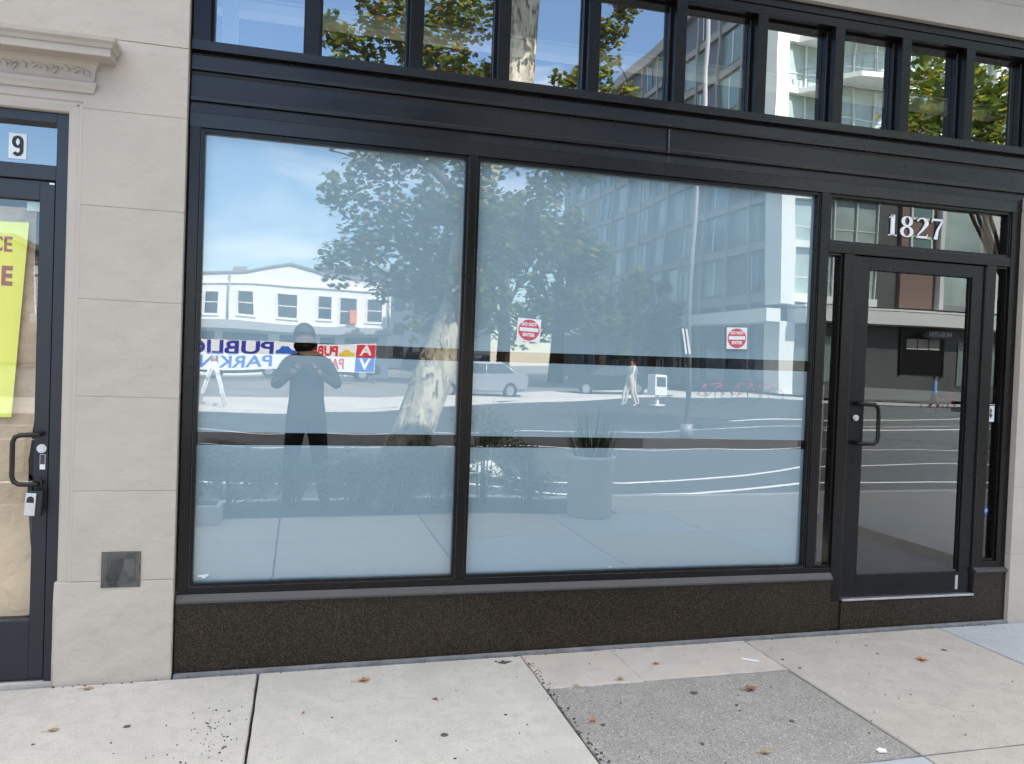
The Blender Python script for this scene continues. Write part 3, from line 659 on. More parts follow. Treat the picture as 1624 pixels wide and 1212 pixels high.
# numerals 1827 with serifs, drawn as broad strokes
def stroke(mb, pts, ws, y, mi=0, th=0.003):
    """flat stroke of varying width in the XZ plane"""
    L, Rr = [], []
    for i, (x, z) in enumerate(pts):
        a = pts[max(0, i-1)]; c = pts[min(len(pts)-1, i+1)]; t = Vector((c[0]-a[0], c[1]-a[1])).normalized(); n = Vector((-t.y, t.x)) * ws[i] / 2
        L.append((x + n.x, z + n.y)); Rr.append((x - n.x, z - n.y))
    for i in range(len(pts)-1):
        q = [L[i], L[i+1], Rr[i+1], Rr[i]]
        mb.prism(q, 'y', y, y - th, mi)
def ell(cx, cz, rx, rz, a0, a1, n): return [(cx + rx*math.cos(R(a0 + (a1-a0)*k/n)), cz + rz*math.sin(R(a0 + (a1-a0)*k/n))) for k in range(n+1)]
def numerals(mb, x, z, h, y, mi, grow=0.0):
    s = h; g = grow
    # 1
    stroke(mb, [(x + 0.17*s, z), (x + 0.17*s, z + s)], [0.15*s + g]*2, y, mi); stroke(mb, [(x - 0.0*s, z + 0.02*s), (x + 0.34*s, z + 0.02*s)], [0.05*s + g]*2, y, mi)
    stroke(mb, [(x + 0.02*s, z + 0.84*s), (x + 0.17*s, z + 0.97*s)], [0.03*s + g, 0.07*s + g], y, mi)
    # 8
    cx = x + 0.72*s
    for (cz, rx, rz) in ((z + 0.75*s, 0.155*s, 0.215*s), (z + 0.25*s, 0.19*s, 0.235*s)):
        P = ell(cx, cz, rx, rz, 0, 360, 28); stroke(mb, P, [(0.045 + 0.085*abs(math.cos(2*math.pi*k/28)))*s + g for k in range(29)], y, mi)
    # 2
    cx = x + 1.30*s
    P = ell(cx, z + 0.74*s, 0.18*s, 0.22*s, 165, -35, 14) + [(cx + 0.02*s, z + 0.38*s), (cx - 0.14*s, z + 0.16*s), (cx - 0.2*s, z + 0.04*s)]
    W = [0.06 + 0.09*max(0, math.cos(R(165 - 200*k/14))) for k in range(15)] + [0.08, 0.05, 0.04]
    stroke(mb, P, [w*s + g for w in W], y, mi); stroke(mb, [(cx - 0.22*s, z + 0.05*s), (cx + 0.2*s, z + 0.05*s), (cx + 0.23*s, z + 0.2*s)], [0.10*s + g, 0.11*s + g, 0.02*s + g], y, mi)
    # 7
    cx = x + 1.90*s
    stroke(mb, [(cx - 0.22*s, z + 0.80*s), (cx - 0.2*s, z + 0.95*s), (cx + 0.22*s, z + 0.95*s)], [0.02*s + g, 0.11*s + g, 0.10*s + g], y, mi)
    stroke(mb, [(cx + 0.21*s, z + 0.93*s), (cx + 0.02*s, z + 0.45*s), (cx - 0.05*s, z)], [0.06*s + g, 0.09*s + g, 0.14*s + g], y, mi)
b = MB(); numerals(b, 0, 2.494, 0.130, 0.0435, 1, 0.006); numerals(b, 0, 2.494, 0.130, 0.0400, 0); b.xform(Matrix.Translation((3.492, 0, 0)) @ Matrix.Diagonal((1.48, 1, 1, 1)))
o = b.build('house_number', [M['white'], M['black']])
tag(o, 'white serif numerals 1827 on the glass above the door', 'house number')

# stickers on the right display window
def prohibition(x0, z0, x1, z1, label, tilt):
    cx, cz = (x0 + x1)/2, (z0 + z1)/2; w, h = (x1 - x0), (z1 - z0)
    b = MB(); y = YG - 0.002
    b.box(-w/2, w/2, 0, 0.0012, -h/2, h/2, 0)
    P = [(0.455*w*math.cos(2*math.pi*k/32), 0.455*h*math.sin(2*math.pi*k/32)) for k in range(32)]
    b.prism(P, 'y', -0.0008, -0.0002, 1)
    b.box(-w*0.40, w*0.40, -0.0016, -0.001, -h*0.06, h*0.10, 0)
    text_mb('DO NOT', h*0.20, 0.0003, 0.001, 0.85, mi=0, mb=b, M=onfront(0, -0.0014, h*0.245)); text_mb('ENTER', h*0.20, 0.0003, 0.001, 0.9, mi=0, mb=b, M=onfront(0, -0.0014, -h*0.21))
    b.xform(Matrix.Rotation(tilt, 4, 'Y'))
    b.xform(Matrix.Translation((cx, y, cz)))
    return b, label
b, l = prohibition(1.128, 1.730, 1.262, 1.858, 'square white and red round sticker at lower left of the right display window', 0.04)
tag(b.build('warning_sticker', [M['white'], M['stickerred']]), l, 'sticker', 'red and white stickers on the display window')
b, l = prohibition(2.410, 1.742, 2.545, 1.870, 'square white and red round sticker near the right edge of the display window', -0.03)
tag(b.build('warning_sticker', [M['white'], M['stickerred']]), l, 'sticker', 'red and white stickers on the display window')
# twin strips of white tape
b = MB(); b.prism([(2.118, 1.848), (2.130, 1.849), (2.160, 1.700), (2.146, 1.699)], 'y', YG - 0.003, YG - 0.0015); b.prism([(2.141, 1.848), (2.153, 1.846), (2.183, 1.702), (2.168, 1.700)], 'y', YG - 0.003, YG - 0.0015)
tag(b.build('tape_strip', M['white']), 'pair of thin white tape strips between the two window stickers', 'tape')
b = MB(); b.prism([(-0.484, 0.484), (-0.432, 0.488), (-0.436, 0.478), (-0.448, 0.474), (-0.450, 0.466), (-0.462, 0.468), (-0.466, 0.474), (-0.486, 0.477)], 'y', YG - 0.003, YG - 0.001)
tag(b.build('torn_label', M['white']), 'torn white label remnant in bottom left corner of left display window', 'label')
b = MB(); b.box(1.72, 1.742, YG - 0.003, YG - 0.001, 0.462, 0.466); 
tag(b.build('tape_scrap', M['white']), 'tiny white scrap at the bottom edge of the right display window', 'tape scrap')
# sidelight stickers
b = MB(); b.box(4.318, 4.376, YG - 0.004, YG - 0.002, 1.345, 1.458, 0); b.box(4.322, 4.372, YG - 0.0055, YG - 0.0045, 1.448, 1.454, 1); b.box(4.342, 4.351, YG - 0.0055, YG - 0.0045, 1.375, 1.43, 1)
b.prism([(4.333, 1.392), (4.347, 1.366), (4.361, 1.392)], 'y', YG - 0.0065, YG - 0.0056, 1); b.prism([(4.336, 1.420), (4.347, 1.405), (4.358, 1.420)], 'y', YG - 0.0065, YG - 0.0056, 1)
tag(b.build('notice_sticker', [M['white'], M['black']]), 'white notice with a black arrow on the narrow pane right of the door', 'sticker')
b = MB(); b.cyl((4.338, YG - 0.005, 0.762), 0.026, 0.003, 'y', 24, 0); b.box(4.322, 4.354, YG - 0.0065, YG - 0.0055, 0.764, 0.770, 1); b.box(4.326, 4.350, YG - 0.0065, YG - 0.0055, 0.752, 0.757, 1)
tag(b.build('round_sticker', [M['bluevinyl'], M['white']]), 'round blue sticker low on the narrow pane right of the door', 'sticker')

# ------------------------------------------------------------------ neighbouring door
nd = thing('entrance_door', 'dark slate glazed entrance door of the neighbouring unit at far left', 'door', (-1.6, 0.02, 0))
def L(b): return b.xform(Matrix.Translation((1.6, -0.02, 0)))
b = MB(); y0, y1 = 0.0, 0.12
b.box(-1.158, -1.105, y0, y1, 0.008, 2.70, bev=0.003); b.box(-2.28, -2.227, y0, y1, 0.0, 2.70, bev=0.003)
b.box(-2.2265, -1.1585, y0, y1, 2.655, 2.70, bev=0.003); b.box(-2.2265, -1.1585, y0, y1, 2.385, 2.455, bev=0.003)
L(b).build('door_frame', M['metal_blue'], nd)
b = MB(); b.poly([(-2.22, 0.055, 2.45), (-1.155, 0.055, 2.45), (-1.155, 0.055, 2.66), (-2.22, 0.055, 2.66)]); L(b).build('fanlight', M['glass_left_top'], nd)
b = MB()
b.box(-1.226, -1.163, 0.008, 0.055, 0.02, 2.378, bev=0.003); b.box(-2.222, -2.160, 0.008, 0.055, 0.02, 2.378, bev=0.003)
b.box(-2.1595, -1.2265, 0.008, 0.055, 2.29, 2.378, bev=0.003); b.box(-2.1595, -1.2265, 0.008, 0.055, 0.02, 0.30, bev=0.003)
leaf = L(b).build('door_leaf', M['metal_blue'], nd)
b = MB(); b.poly([(-2.155, 0.035, 0.29), (-1.23, 0.035, 0.29), (-1.23, 0.035, 2.295), (-2.155, 0.035, 2.295)]); L(b).build('door_glass', M['glass_left'], leaf)
b = MB(); b.box(-1.163, -1.1585, 0.02, 0.05, 0.02, 2.384); b.box(-2.22, -1.165, 0.02, 0.05, 2.379, 2.384); L(b).build('door_gap', M['gasket'], leaf)
b = MB(); b.tube([(-1.190, 0.010, 1.190), (-1.192, -0.03, 1.190), (-1.200, -0.052, 1.190), (-1.220, -0.062, 1.190), (-1.262, -0.064, 1.188), (-1.283, -0.064, 1.178), (-1.292, -0.064, 1.155),
               (-1.292, -0.064, 0.995), (-1.284, -0.064, 0.972), (-1.264, -0.064, 0.960), (-1.220, -0.062, 0.958), (-1.200, -0.052, 0.958), (-1.192, -0.03, 0.958), (-1.190, 0.010, 0.958)], 0.0115, 12)
L(b).build('handle', M['bronze'], leaf)
b = MB(); b.cyl((-1.188, -0.006, 1.120), 0.021, 0.015, 'y', 24); b.cyl((-1.188, -0.010, 1.120), 0.014, 0.005, 'y', 18); L(b).build('lock', M['alum'], leaf)
b = MB(); b.box(-1.197, -1.174, 0.005, 0.008, 1.020, 1.092, 0); b.box(-1.195, -1.176, 0.0035, 0.0048, 1.045, 1.090, 1); L(b).build('lock_label', [M['white'], M['sill']], leaf)
b = MB(); b.box(-1.185, -1.165, 0.0055, 0.0078, 2.366, 2.374); L(b).build('alarm_contact', M['white'], nd)
b = MB(); b.box(-1.285, -1.2275, 0.028, 0.031, 2.238, 2.282); L(b).build('closer_label', M['palegreen'], leaf)
b = MB(); b.box(-2.30, -1.113, -0.02, 0.14, -0.1, 0.006); L(b).build('threshold', M['conc_light'], nd)
# kraft paper taped inside the glass
b = MB(); random.seed(11); nx, nz = 14, 26; g = {}
for i in range(nx+1):
    for j in range(nz+1):
        x = -2.15 + 0.90*i/nx; z = 0.302 + 1.96*j/nz
        g[i, j] = b.bm.verts.new((x + (0.018*math.sin(z*5.2) if i == nx else 0), 0.088 + 0.012*math.sin(z*9 + x*4) + random.uniform(-0.014, 0.014), z))
for i in range(nx):
    for j in range(nz): b.bm.faces.new((g[i,j], g[i+1,j], g[i+1,j+1], g[i,j+1]))
tag(b.build('kraft_paper', M['kraft'], smooth=True), 'creased brown kraft paper covering the inside of the left door glass', 'paper')
b = MB(); b.box(-2.3, -1.12, 0.16, 0.18, 0.0, 2.8); b.box(-2.3, -1.12, 0.181, 0.30, 2.75, 2.8)
b.build('lobby_wall', M['in_dark'], bld)
# yellow sign
b = MB(); b.prism([(-1.80, 2.17), (-1.283, 2.188), (-1.338, 1.262), (-1.80, 1.25)], 'y', 0.060, 0.0575, 0)
text_mb('CE', 0.100, 0.0005, 0.002, 0.80, 'RIGHT', 1, b, onfront(-1.350, 0.0565, 2.075, 0.02))
text_mb('E', 0.122, 0.0005, 0.005, 0.80, 'RIGHT', 1, b, onfront(-1.348, 0.0565, 1.925, 0.02))
tag(b.build('lease_sign', [M['yellow'], M['mauve']]), 'bright yellow paper sign with faded red letters behind left door glass', 'sign')
# number 9 card
b = MB(); b.box(-1.375, -1.300, 0.0520, 0.0535, 2.482, 2.602, 0)
P = ell(-1.337, 2.562, 0.0165, 0.0225, 0, 360, 24); stroke(b, P, [0.013 + 0.004*abs(math.cos(2*math.pi*k/24)) for k in range(25)], 0.0515, 1, 0.0006)
P = [(-1.3205, 2.562), (-1.3205, 2.525)] + ell(-1.337, 2.522, 0.0165, 0.019, 0, -150, 10); stroke(b, P, [0.0165]*13, 0.0513, 1, 0.0006)
tag(b.build('number_card', [M['white'], M['black']]), 'white card with bold black 9 on the glass above left door', 'number sign')
# lockbox hanging from the handle
kb_ = thing('key_lockbox', 'grey and black key lockbox hanging from the left door handle', 'lockbox', (-1.200, -0.045, 0.90))
def L2(b): return b.xform(Matrix.Rotation(0.06, 4, 'Y'))
b = MB(); b.box(-0.030, 0.036, -0.016, 0.016, -0.092, 0.030, bev=0.009); L2(b).build('body', M['black'], kb_)
b = MB(); b.box(-0.033, 0.012, -0.022, -0.0165, -0.088, 0.018, bev=0.0025); f_ = L2(b).build('face_plate', M['alum'], kb_)
b = MB(); b.cyl((-0.011, -0.0235, -0.012), 0.015, 0.002, 'y', 20); b.box(-0.026, 0.004, -0.0236, -0.0221, -0.027, -0.012); L2(b).build('keypad', M['black'], f_)
b = MB(); b.tube([(-0.012, 0, 0.028), (-0.012, 0, 0.055), (-0.006, 0, 0.072), (0.006, 0, 0.078), (0.018, 0, 0.072), (0.024, 0, 0.055), (0.024, 0, 0.028)], 0.0045, 8); L2(b).build('shackle', M['gasket'], kb_)
# wall vent
wv = thing('wall_vent', 'square weathered grey metal plate set low in the stucco pier', 'wall plate', (-0.822, YF, 0.545))
b = MB(); b.box(-0.087, 0.087, -0.006, 0.004, -0.086, 0.086, bev=0.003); b.build('plate', M['vent'], wv)
b = MB()
for x0, x1, z0, z1 in ((-0.066, 0.062, 0.060, 0.066), (-0.066, 0.062, -0.062, -0.056), (-0.066, -0.060, -0.056, 0.060), (0.056, 0.062, -0.056, 0.060)): b.box(x0, x1, -0.010, -0.0055, z0, z1, bev=0.001)
b.build('raised_rim', M['vent'], wv)
b = MB(); b.prism([(-0.054, -0.036), (-0.046, 0.047), (0.012, 0.052), (0.010, 0.008), (-0.004, -0.004), (-0.030, -0.008), (-0.040, -0.040)], 'y', -0.0085, -0.0058); b.build('damper', M['damper'], wv)

# ------------------------------------------------------------------ leaves and litter on the pavement
def dry_leaf(x, y, size, rot, m, label, lobes=5, curl=0.25, name='dry_leaf'):
    rnd = random.Random(int(x*1000 + y*77)); b = MB(); n = lobes*4; c = b.bm.verts.new((0, 0, 0.3*size*curl)); ring = []
    for k in range(n):
        a = 2*math.pi*k/n; ph = (k % 4); r = size*(1.0 if ph == 0 else 0.62 if ph in (1, 3) else 0.40)*(0.55 + 0.45*abs(math.cos(a/2)))*rnd.uniform(0.85, 1.15)
        ring.append(b.bm.verts.new((r*math.cos(a), r*math.sin(a)*0.8, 0.002 + size*curl*abs(math.sin(a*1.5 + 0.6))*rnd.uniform(0.4, 1.0))))
    for k in range(n): b.bm.faces.new((c, ring[k], ring[(k+1) % n]))
    b.tube([(-size*0.3, 0, 0.004), (-size*0.9, size*0.12, 0.004), (-size*1.25, size*0.3, 0.003)], 0.0012, 5)
    o = b.build(name, m); o.location = (x, y, gz(x) + 0.002); o.rotation_euler = (0, 0, rot)
    return tag(o, label, 'leaf', 'dry leaves scattered on the pavement')
dry_leaf(0.327, -0.246, 0.045, 0.3, M['dry1'], 'orange brown leaf on pale slab, largest below the left display window')
dry_leaf(0.644, -0.525, 0.022, 2.2, M['dry2'], 'small brown leaf alone in middle of the pale slab below the mullion')
dry_leaf(0.045, -0.56, 0.014, 1.2, M['dry1'], 'tiny reddish leaf just right of the leftmost slab joint')
dry_leaf(2.192, -0.703, 0.050, 0.1, M['dry2'], 'curled double brown leaf in the middle of the grey aggregate patch')
dry_leaf(1.901, -1.301, 0.036, 0.0, M['dry3'], 'tan leaf at the bottom edge of the grey aggregate patch')
dry_leaf(3.387, -0.516, 0.048, 1.0, M['dry1'], 'red brown leaf on the beige slab in front of the door')
dry_leaf(1.298, -0.884, 0.028, 0.8, M['dry1'], 'reddish leaf beside the joint on left side of the aggregate patch')
dry_leaf(1.602, -0.461, 0.030, 0.4, M['dry3'], 'tan leaf at the seam between pinkish strip and aggregate patch')
dry_leaf(1.357, -0.502, 0.022, 2.4, M['dry3'], 'pale yellow leaf at the left corner of the pinkish strip')
dry_leaf(1.875, -0.300, 0.026, 0.3, M['dry1'], 'orange leaf on the pinkish strip close to the granite')
dry_leaf(-0.940, -0.110, 0.034, 0.2, M['dry3'], 'olive tan leaf touching the foot of the stucco pier')
dry_leaf(-0.970, -0.538, 0.032, 0.5, M['dry3'], 'thin tan leaf on the pavement below the left door')
dry_leaf(4.05, -0.80, 0.045, 0.9, M['dry2'], 'dark brown leaf at far right edge of the pavement')
b = MB(); b.box(-0.045, 0.045, -0.010, 0.010, 0, 0.004, bev=0.001); o = b.build('paper_scrap', M['white']); o.location = (2.417, -0.344, gz(2.417) + 0.002); o.rotation_euler = (0, 0, -0.62)
tag(o, 'narrow strip of white paper lying on the pinkish slab', 'paper scrap')
b = MB(); b.prism([(-0.02, -0.012), (0.012, -0.018), (0.024, 0.004), (0.004, 0.02), (-0.016, 0.012)], 'z', 0, 0.006); o = b.build('paper_scrap', M['white']); o.location = (2.404, -1.387, gz(2.404) + 0.001)
tag(o, 'small crumpled cream scrap near the bottom right slab corner', 'paper scrap')
b = MB(); random.seed(21)
b.prism([(1.04, -0.13), (1.075, -0.155), (1.12, -0.125), (1.085, -0.12), (1.075, -0.10), (1.06, -0.12)], 'z', gz(1.07), gz(1.07) + 0.004)
def speck(x, y, s):
    n = random.randint(5, 7); a0 = random.random()*6
    b.prism([(x + s*random.uniform(0.6, 1.2)*math.cos(a0 + 2*math.pi*k/n), y + s*0.6*random.uniform(0.6, 1.2)*math.sin(a0 + 2*math.pi*k/n)) for k in range(n)], 'z', gz(x) - 0.001, gz(x) + random.uniform(0.002, 0.006))
for i in range(70):
    x = random.uniform(-1.2, 4.4); y = random.uniform(-1.4, -0.06); speck(x, y, random.choice([0.002, 0.003, 0.003, 0.004, 0.005, 0.009]))
for i in range(60): speck(random.gauss(1.215, 0.012), random.uniform(-1.3, -0.08), random.choice([0.003, 0.005, 0.007]))
for i in range(60): speck(random.gauss(-0.33, 0.07), random.gauss(-0.72, 0.17), random.choice([0.002, 0.003, 0.003, 0.005]))
for i in range(80): speck(random.uniform(-1.1, 4.4), random.gauss(-0.055, 0.008), random.choice([0.002, 0.004, 0.006]))
for i in range(9):
    x = random.uniform(-1.1, 4.3); y = random.uniform(-1.4, -0.1); r_ = random.uniform(0.008, 0.02)
    b.prism([(x + r_*random.uniform(0.8, 1.1)*math.cos(2*math.pi*k/12), y + r_*random.uniform(0.8, 1.1)*math.sin(2*math.pi*k/12)) for k in range(12)], 'z', gz(x) - 0.002, gz(x) + 0.0012)
tag(b.build('litter', M['gum']), 'dark specks, seeds and grit scattered over the pavement', kind='stuff')

# ------------------------------------------------------------------ plants behind the photographer
def leafshape(b, c, size, rnd, mi, lob=True):
    a = Matrix.Rotation(rnd.uniform(0, 6.28), 4, 'Z') @ Matrix.Rotation(rnd.uniform(-1.1, 1.1), 4, 'X') @ Matrix.Rotation(rnd.uniform(0, 6.28), 4, 'Z')
    if lob: pts = [(0, -0.5), (0.28, -0.42), (0.55, -0.1), (0.26, 0.02), (0.42, 0.42), (0.14, 0.28), (0, 0.7), (-0.14, 0.28), (-0.42, 0.42), (-0.26, 0.02), (-0.55, -0.1), (-0.28, -0.42)]
    else: pts = [(0, -0.5), (0.2, 0), (0, 0.6), (-0.2, 0)]
    f = b.bm.faces.new([b.bm.verts.new(Vector(c) + a @ Vector((x*size, y*size, 0.12*size*(abs(x) - 0.2)))) for x, y in pts]); f.material_index = mi
def foliage(clumps, n, size, seed, weights, lob=True):
    rnd = random.Random(seed); b = MB(); W = [r for *_, r in clumps]; tot = sum(r**2 for r in W)
    for (x, y, z, r) in clumps:
        k = int(n * r**2 / tot)
        for _ in range(k):
            d = Vector((rnd.gauss(0, 1), rnd.gauss(0, 1), rnd.gauss(0, 0.8))); d = d.normalized() * r * rnd.uniform(0.15, 1.0)**0.6
            leafshape(b, (x + d.x, y + d.y, z + d.z), size*rnd.uniform(0.6, 1.25), rnd, rnd.choices(range(len(weights)), weights)[0], lob)
    return b
# big sycamore whose pale trunk and crown show in the glass
syc = thing('sycamore_tree', 'leaning sycamore with pale mottled bark in the kerbside planting bed', 'tree', (0.95, -4.55, 0))
tp = [(0.85, -4.5, -0.05), (1.05, -4.55, 0.45), (1.22, -4.6, 0.9), (1.50, -4.75, 1.6), (1.74, -4.85, 2.3), (1.78, -4.85, 3.3), (2.08, -4.9, 4.2), (2.39, -4.95, 5.0), (2.46, -4.95, 5.9), (2.50, -5.0, 7.0), (2.6, -5.0, 8.4)]
b = MB(); b.tube(tp, [0.31, 0.27, 0.25, 0.225, 0.180, 0.155, 0.18, 0.215, 0.205, 0.17, 0.10], 18)
rnd = random.Random(8)
for v in b.bm.verts:
    v.co += Vector((rnd.uniform(-1, 1), rnd.uniform(-1, 1), 0)) * 0.008
b.xform(Matrix.Translation((-0.95, 4.55, 0))).build('trunk', M['bark'], syc)
b = MB()
limbs = [[(1.9,-4.85,3.4),(1.3,-4.9,3.9),(0.7,-5.1,4.2),(0.2,-5.2,4.0)], [(2.1,-4.9,4.3),(1.2,-5.0,5.0),(0.5,-4.9,5.7),(-0.1,-5.0,6.1)], [(2.0,-4.9,3.9),(2.8,-5.1,4.5),(3.4,-5.2,4.7),(3.9,-5.1,5.3)],
         [(2.5,-4.95,6.6),(3.1,-4.8,7.0),(4.0,-4.9,7.5)], [(1.7,-4.8,2.4),(1.2,-5.0,2.9),(0.8,-5.2,3.0),(0.5,-5.3,2.7)], [(2.6,-5,6.4),(2.0,-4.8,7.4),(1.2,-4.7,8.2)], [(1.9,-4.85,3.2),(2.5,-5.2,3.5),(3.0,-5.4,3.3)]]
for l in limbs: b.tube(l, [0.07, 0.045, 0.025, 0.010][:len(l)], 8)
for l in limbs:
    for k in range(7):
        p = Vector(l[-1]).lerp(Vector(l[-2]), rnd.uniform(0, 1)); q = p + Vector((rnd.uniform(-0.5, 0.5), rnd.uniform(-0.4, 0.4), rnd.uniform(-0.5, 0.3)))
        b.tube([p, p.lerp(q, 0.5) + Vector((0, 0, 0.05)), q], [0.012, 0.008, 0.004], 5)
b.xform(Matrix.Translation((-0.95, 4.55, 0))).build('limbs', M['bark_dark'], syc)
cl = [(2.75,-4.1,6.6,0.4),(3.0,-3.6,6.9,0.5),(3.2,-3.5,7.4,0.5),(2.6,-4.3,6.9,0.4),(1.9,-4.45,3.4,0.30),(2.0,-4.45,3.0,0.28),(1.75,-4.4,3.8,0.28),(1.5,-4.4,3.3,0.25),(1.95,-4.5,2.5,0.28),(1.6,-4.45,2.5,0.2),(0.45,-5.2,2.75,0.38),(0.75,-5.3,3.1,0.42),(1.1,-5.2,3.3,0.45),(1.4,-5.4,2.9,0.42),(0.35,-5.1,3.5,0.30),(0.75,-5.2,3.9,0.40),(1.2,-5.1,4.1,0.42),(1.6,-5.5,3.6,0.45),(1.5,-5.3,2.4,0.38),(1.9,-5.5,2.9,0.42),(2.0,-5.6,3.5,0.40),  # first four clumps are unseen, added to shade the upper trunk
      (1.0,-5.3,2.5,0.32),(0.2,-5.2,4.2,0.18),(2.4,-5.4,3.0,0.40),(2.6,-5.4,3.5,0.38),(2.9,-5.4,3.9,0.36),(3.2,-5.3,4.2,0.32),(2.3,-5.3,4.2,0.30),(2.9,-5.5,3.1,0.32),(3.3,-5.4,3.5,0.20),(3.4,-5.4,4.1,0.2),
      (0.2,-5.0,5.3,0.22),(0.5,-5.0,5.1,0.34),(0.9,-4.9,5.5,0.42),(1.3,-5.0,5.2,0.42),(0.3,-5.0,5.9,0.26),(0.9,-5.0,6.2,0.42),(1.6,-4.9,5.7,0.42),(1.7,-5.1,5.0,0.34),(1.6,-5.1,6.5,0.45),(2.1,-5.3,5.2,0.26),(1.9,-4.9,7.2,0.5),(1.1,-4.8,7.2,0.5),
      (3.1,-5.1,5.0,0.18),(3.4,-5.1,5.15,0.26),(3.5,-5.1,5.5,0.24),(3.55,-5.0,5.85,0.24),(3.7,-4.9,6.2,0.26),(3.85,-5.1,5.1,0.16),(3.5,-4.9,6.5,0.35),(2.9,-4.9,5.05,0.12),(3.1,-4.9,6.5,0.3),(4.0,-4.9,7.2,0.4),(2.7,-5,7.6,0.5),(2.0,-4.9,4.6,0.26)]
b = foliage(cl, 21000, 0.078, 5, [4, 4, 1.4, 0.7]); b.xform(Matrix.Translation((-0.95, 4.55, 0)))
b.build('crown', [M['leaf1'], M['leaf2'], M['leaf3'], M['leaf4']], syc)
# shrubs in the bed
def shrub(x, y, w, h, n, seed, label, ws=(2, 3, 1), size=0.05):
    s = thing('shrub', label, 'shrub', (x, y, gz(x) - 0.01), group='shrubs in the kerbside planting bed')
    b = MB(); rnd = random.Random(seed)
    for k in range(9):
        a = rnd.uniform(0, 6.28); q = Vector((math.cos(a)*w*0.35*rnd.random(), math.sin(a)*0.22*rnd.random(), h*rnd.uniform(0.6, 0.95)))
        b.tube([(0.04*math.cos(a), 0.04*math.sin(a), 0), q*0.5 + Vector((0.02, 0, 0)), q], [0.010, 0.007, 0.003], 5)
    b.build('stems', M['bark_dark'], s)
    c = [(rnd.uniform(-w, w)*0.36, rnd.uniform(-0.2, 0.2), h*rnd.uniform(0.25, 0.86), rnd.uniform(0.13, 0.24)) for _ in range(13)]
    foliage(c, n, size, seed, ws, False).build('foliage', [M['leaf5'], M['leaf2'], M['leaf3']], s)
shrub(-0.75, -4.35, 0.9, 0.66, 3000, 31, 'low bluish shrub at the left end of the planting bed')
shrub(-0.05, -4.62, 0.8, 0.62, 3000, 32, 'low shrub directly behind the photographer')
shrub(0.55, -4.35, 0.8, 0.66, 3000, 33, 'yellow-tinged low shrub left of the sycamore trunk', (1, 2, 2))
shrub(1.02, -4.12, 0.9, 0.74, 3200, 37, 'leafy shrub growing in front of the sycamore base')
shrub(1.45, -4.30, 0.9, 0.72, 3200, 34, 'dense low shrub right at the foot of the sycamore')
shrub(1.98, -4.38, 0.7, 1.30, 2400, 35, 'tall upright bush between the sycamore and the round planter')
shrub(2.45, -4.30, 0.6, 0.72, 2600, 36, 'spreading dark bush next to the round planter')
# planters
pl = thing('round_planter', 'round grey concrete planter with grasses at the kerb', 'planter', (3.02, -3.80, gz(3.0)))
b = MB(); b.lathe((0, 0, 0), [(0.235, 0), (0.25, 0.02), (0.262, 0.58), (0.275, 0.60), (0.275, 0.64), (0.245, 0.645), (0.235, 0.60), (0.01, 0.59)], 36); b.build('pot', M['planter'], pl)
b = MB(); rnd = random.Random(9)
for k in range(170):
    a = rnd.uniform(0, 6.28); r = rnd.uniform(0, 0.2); L_ = rnd.uniform(0.25, 0.7); d = Vector((math.cos(a)*rnd.uniform(0, 0.25), math.sin(a)*rnd.uniform(0, 0.25), L_)); p = Vector((r*math.cos(a), r*math.sin(a), 0.59))
    b.poly([p + Vector((-0.004, 0, 0)), p + Vector((0.004, 0, 0)), p + d*0.6 + Vector((0.003, 0, 0)), p + d + Vector((0, 0, -0.05)), p + d*0.6 + Vector((-0.003, 0, 0))])
b.build('grass_tuft', M['leaf2'], pl)
bp = thing('planter_box', 'low square concrete planter box at left end of the bed', 'planter', (-0.93, -3.72, gz(-0.93)))
b = MB(); b.box(-0.2, 0.2, -0.16, 0.16, 0, 0.19, bev=0.012); b.build('box', M['planter'], bp)
b = MB(); b.box(-0.16, 0.16, -0.12, 0.12, 0.1905, 0.20); b.build('soil', M['soil'], bp)

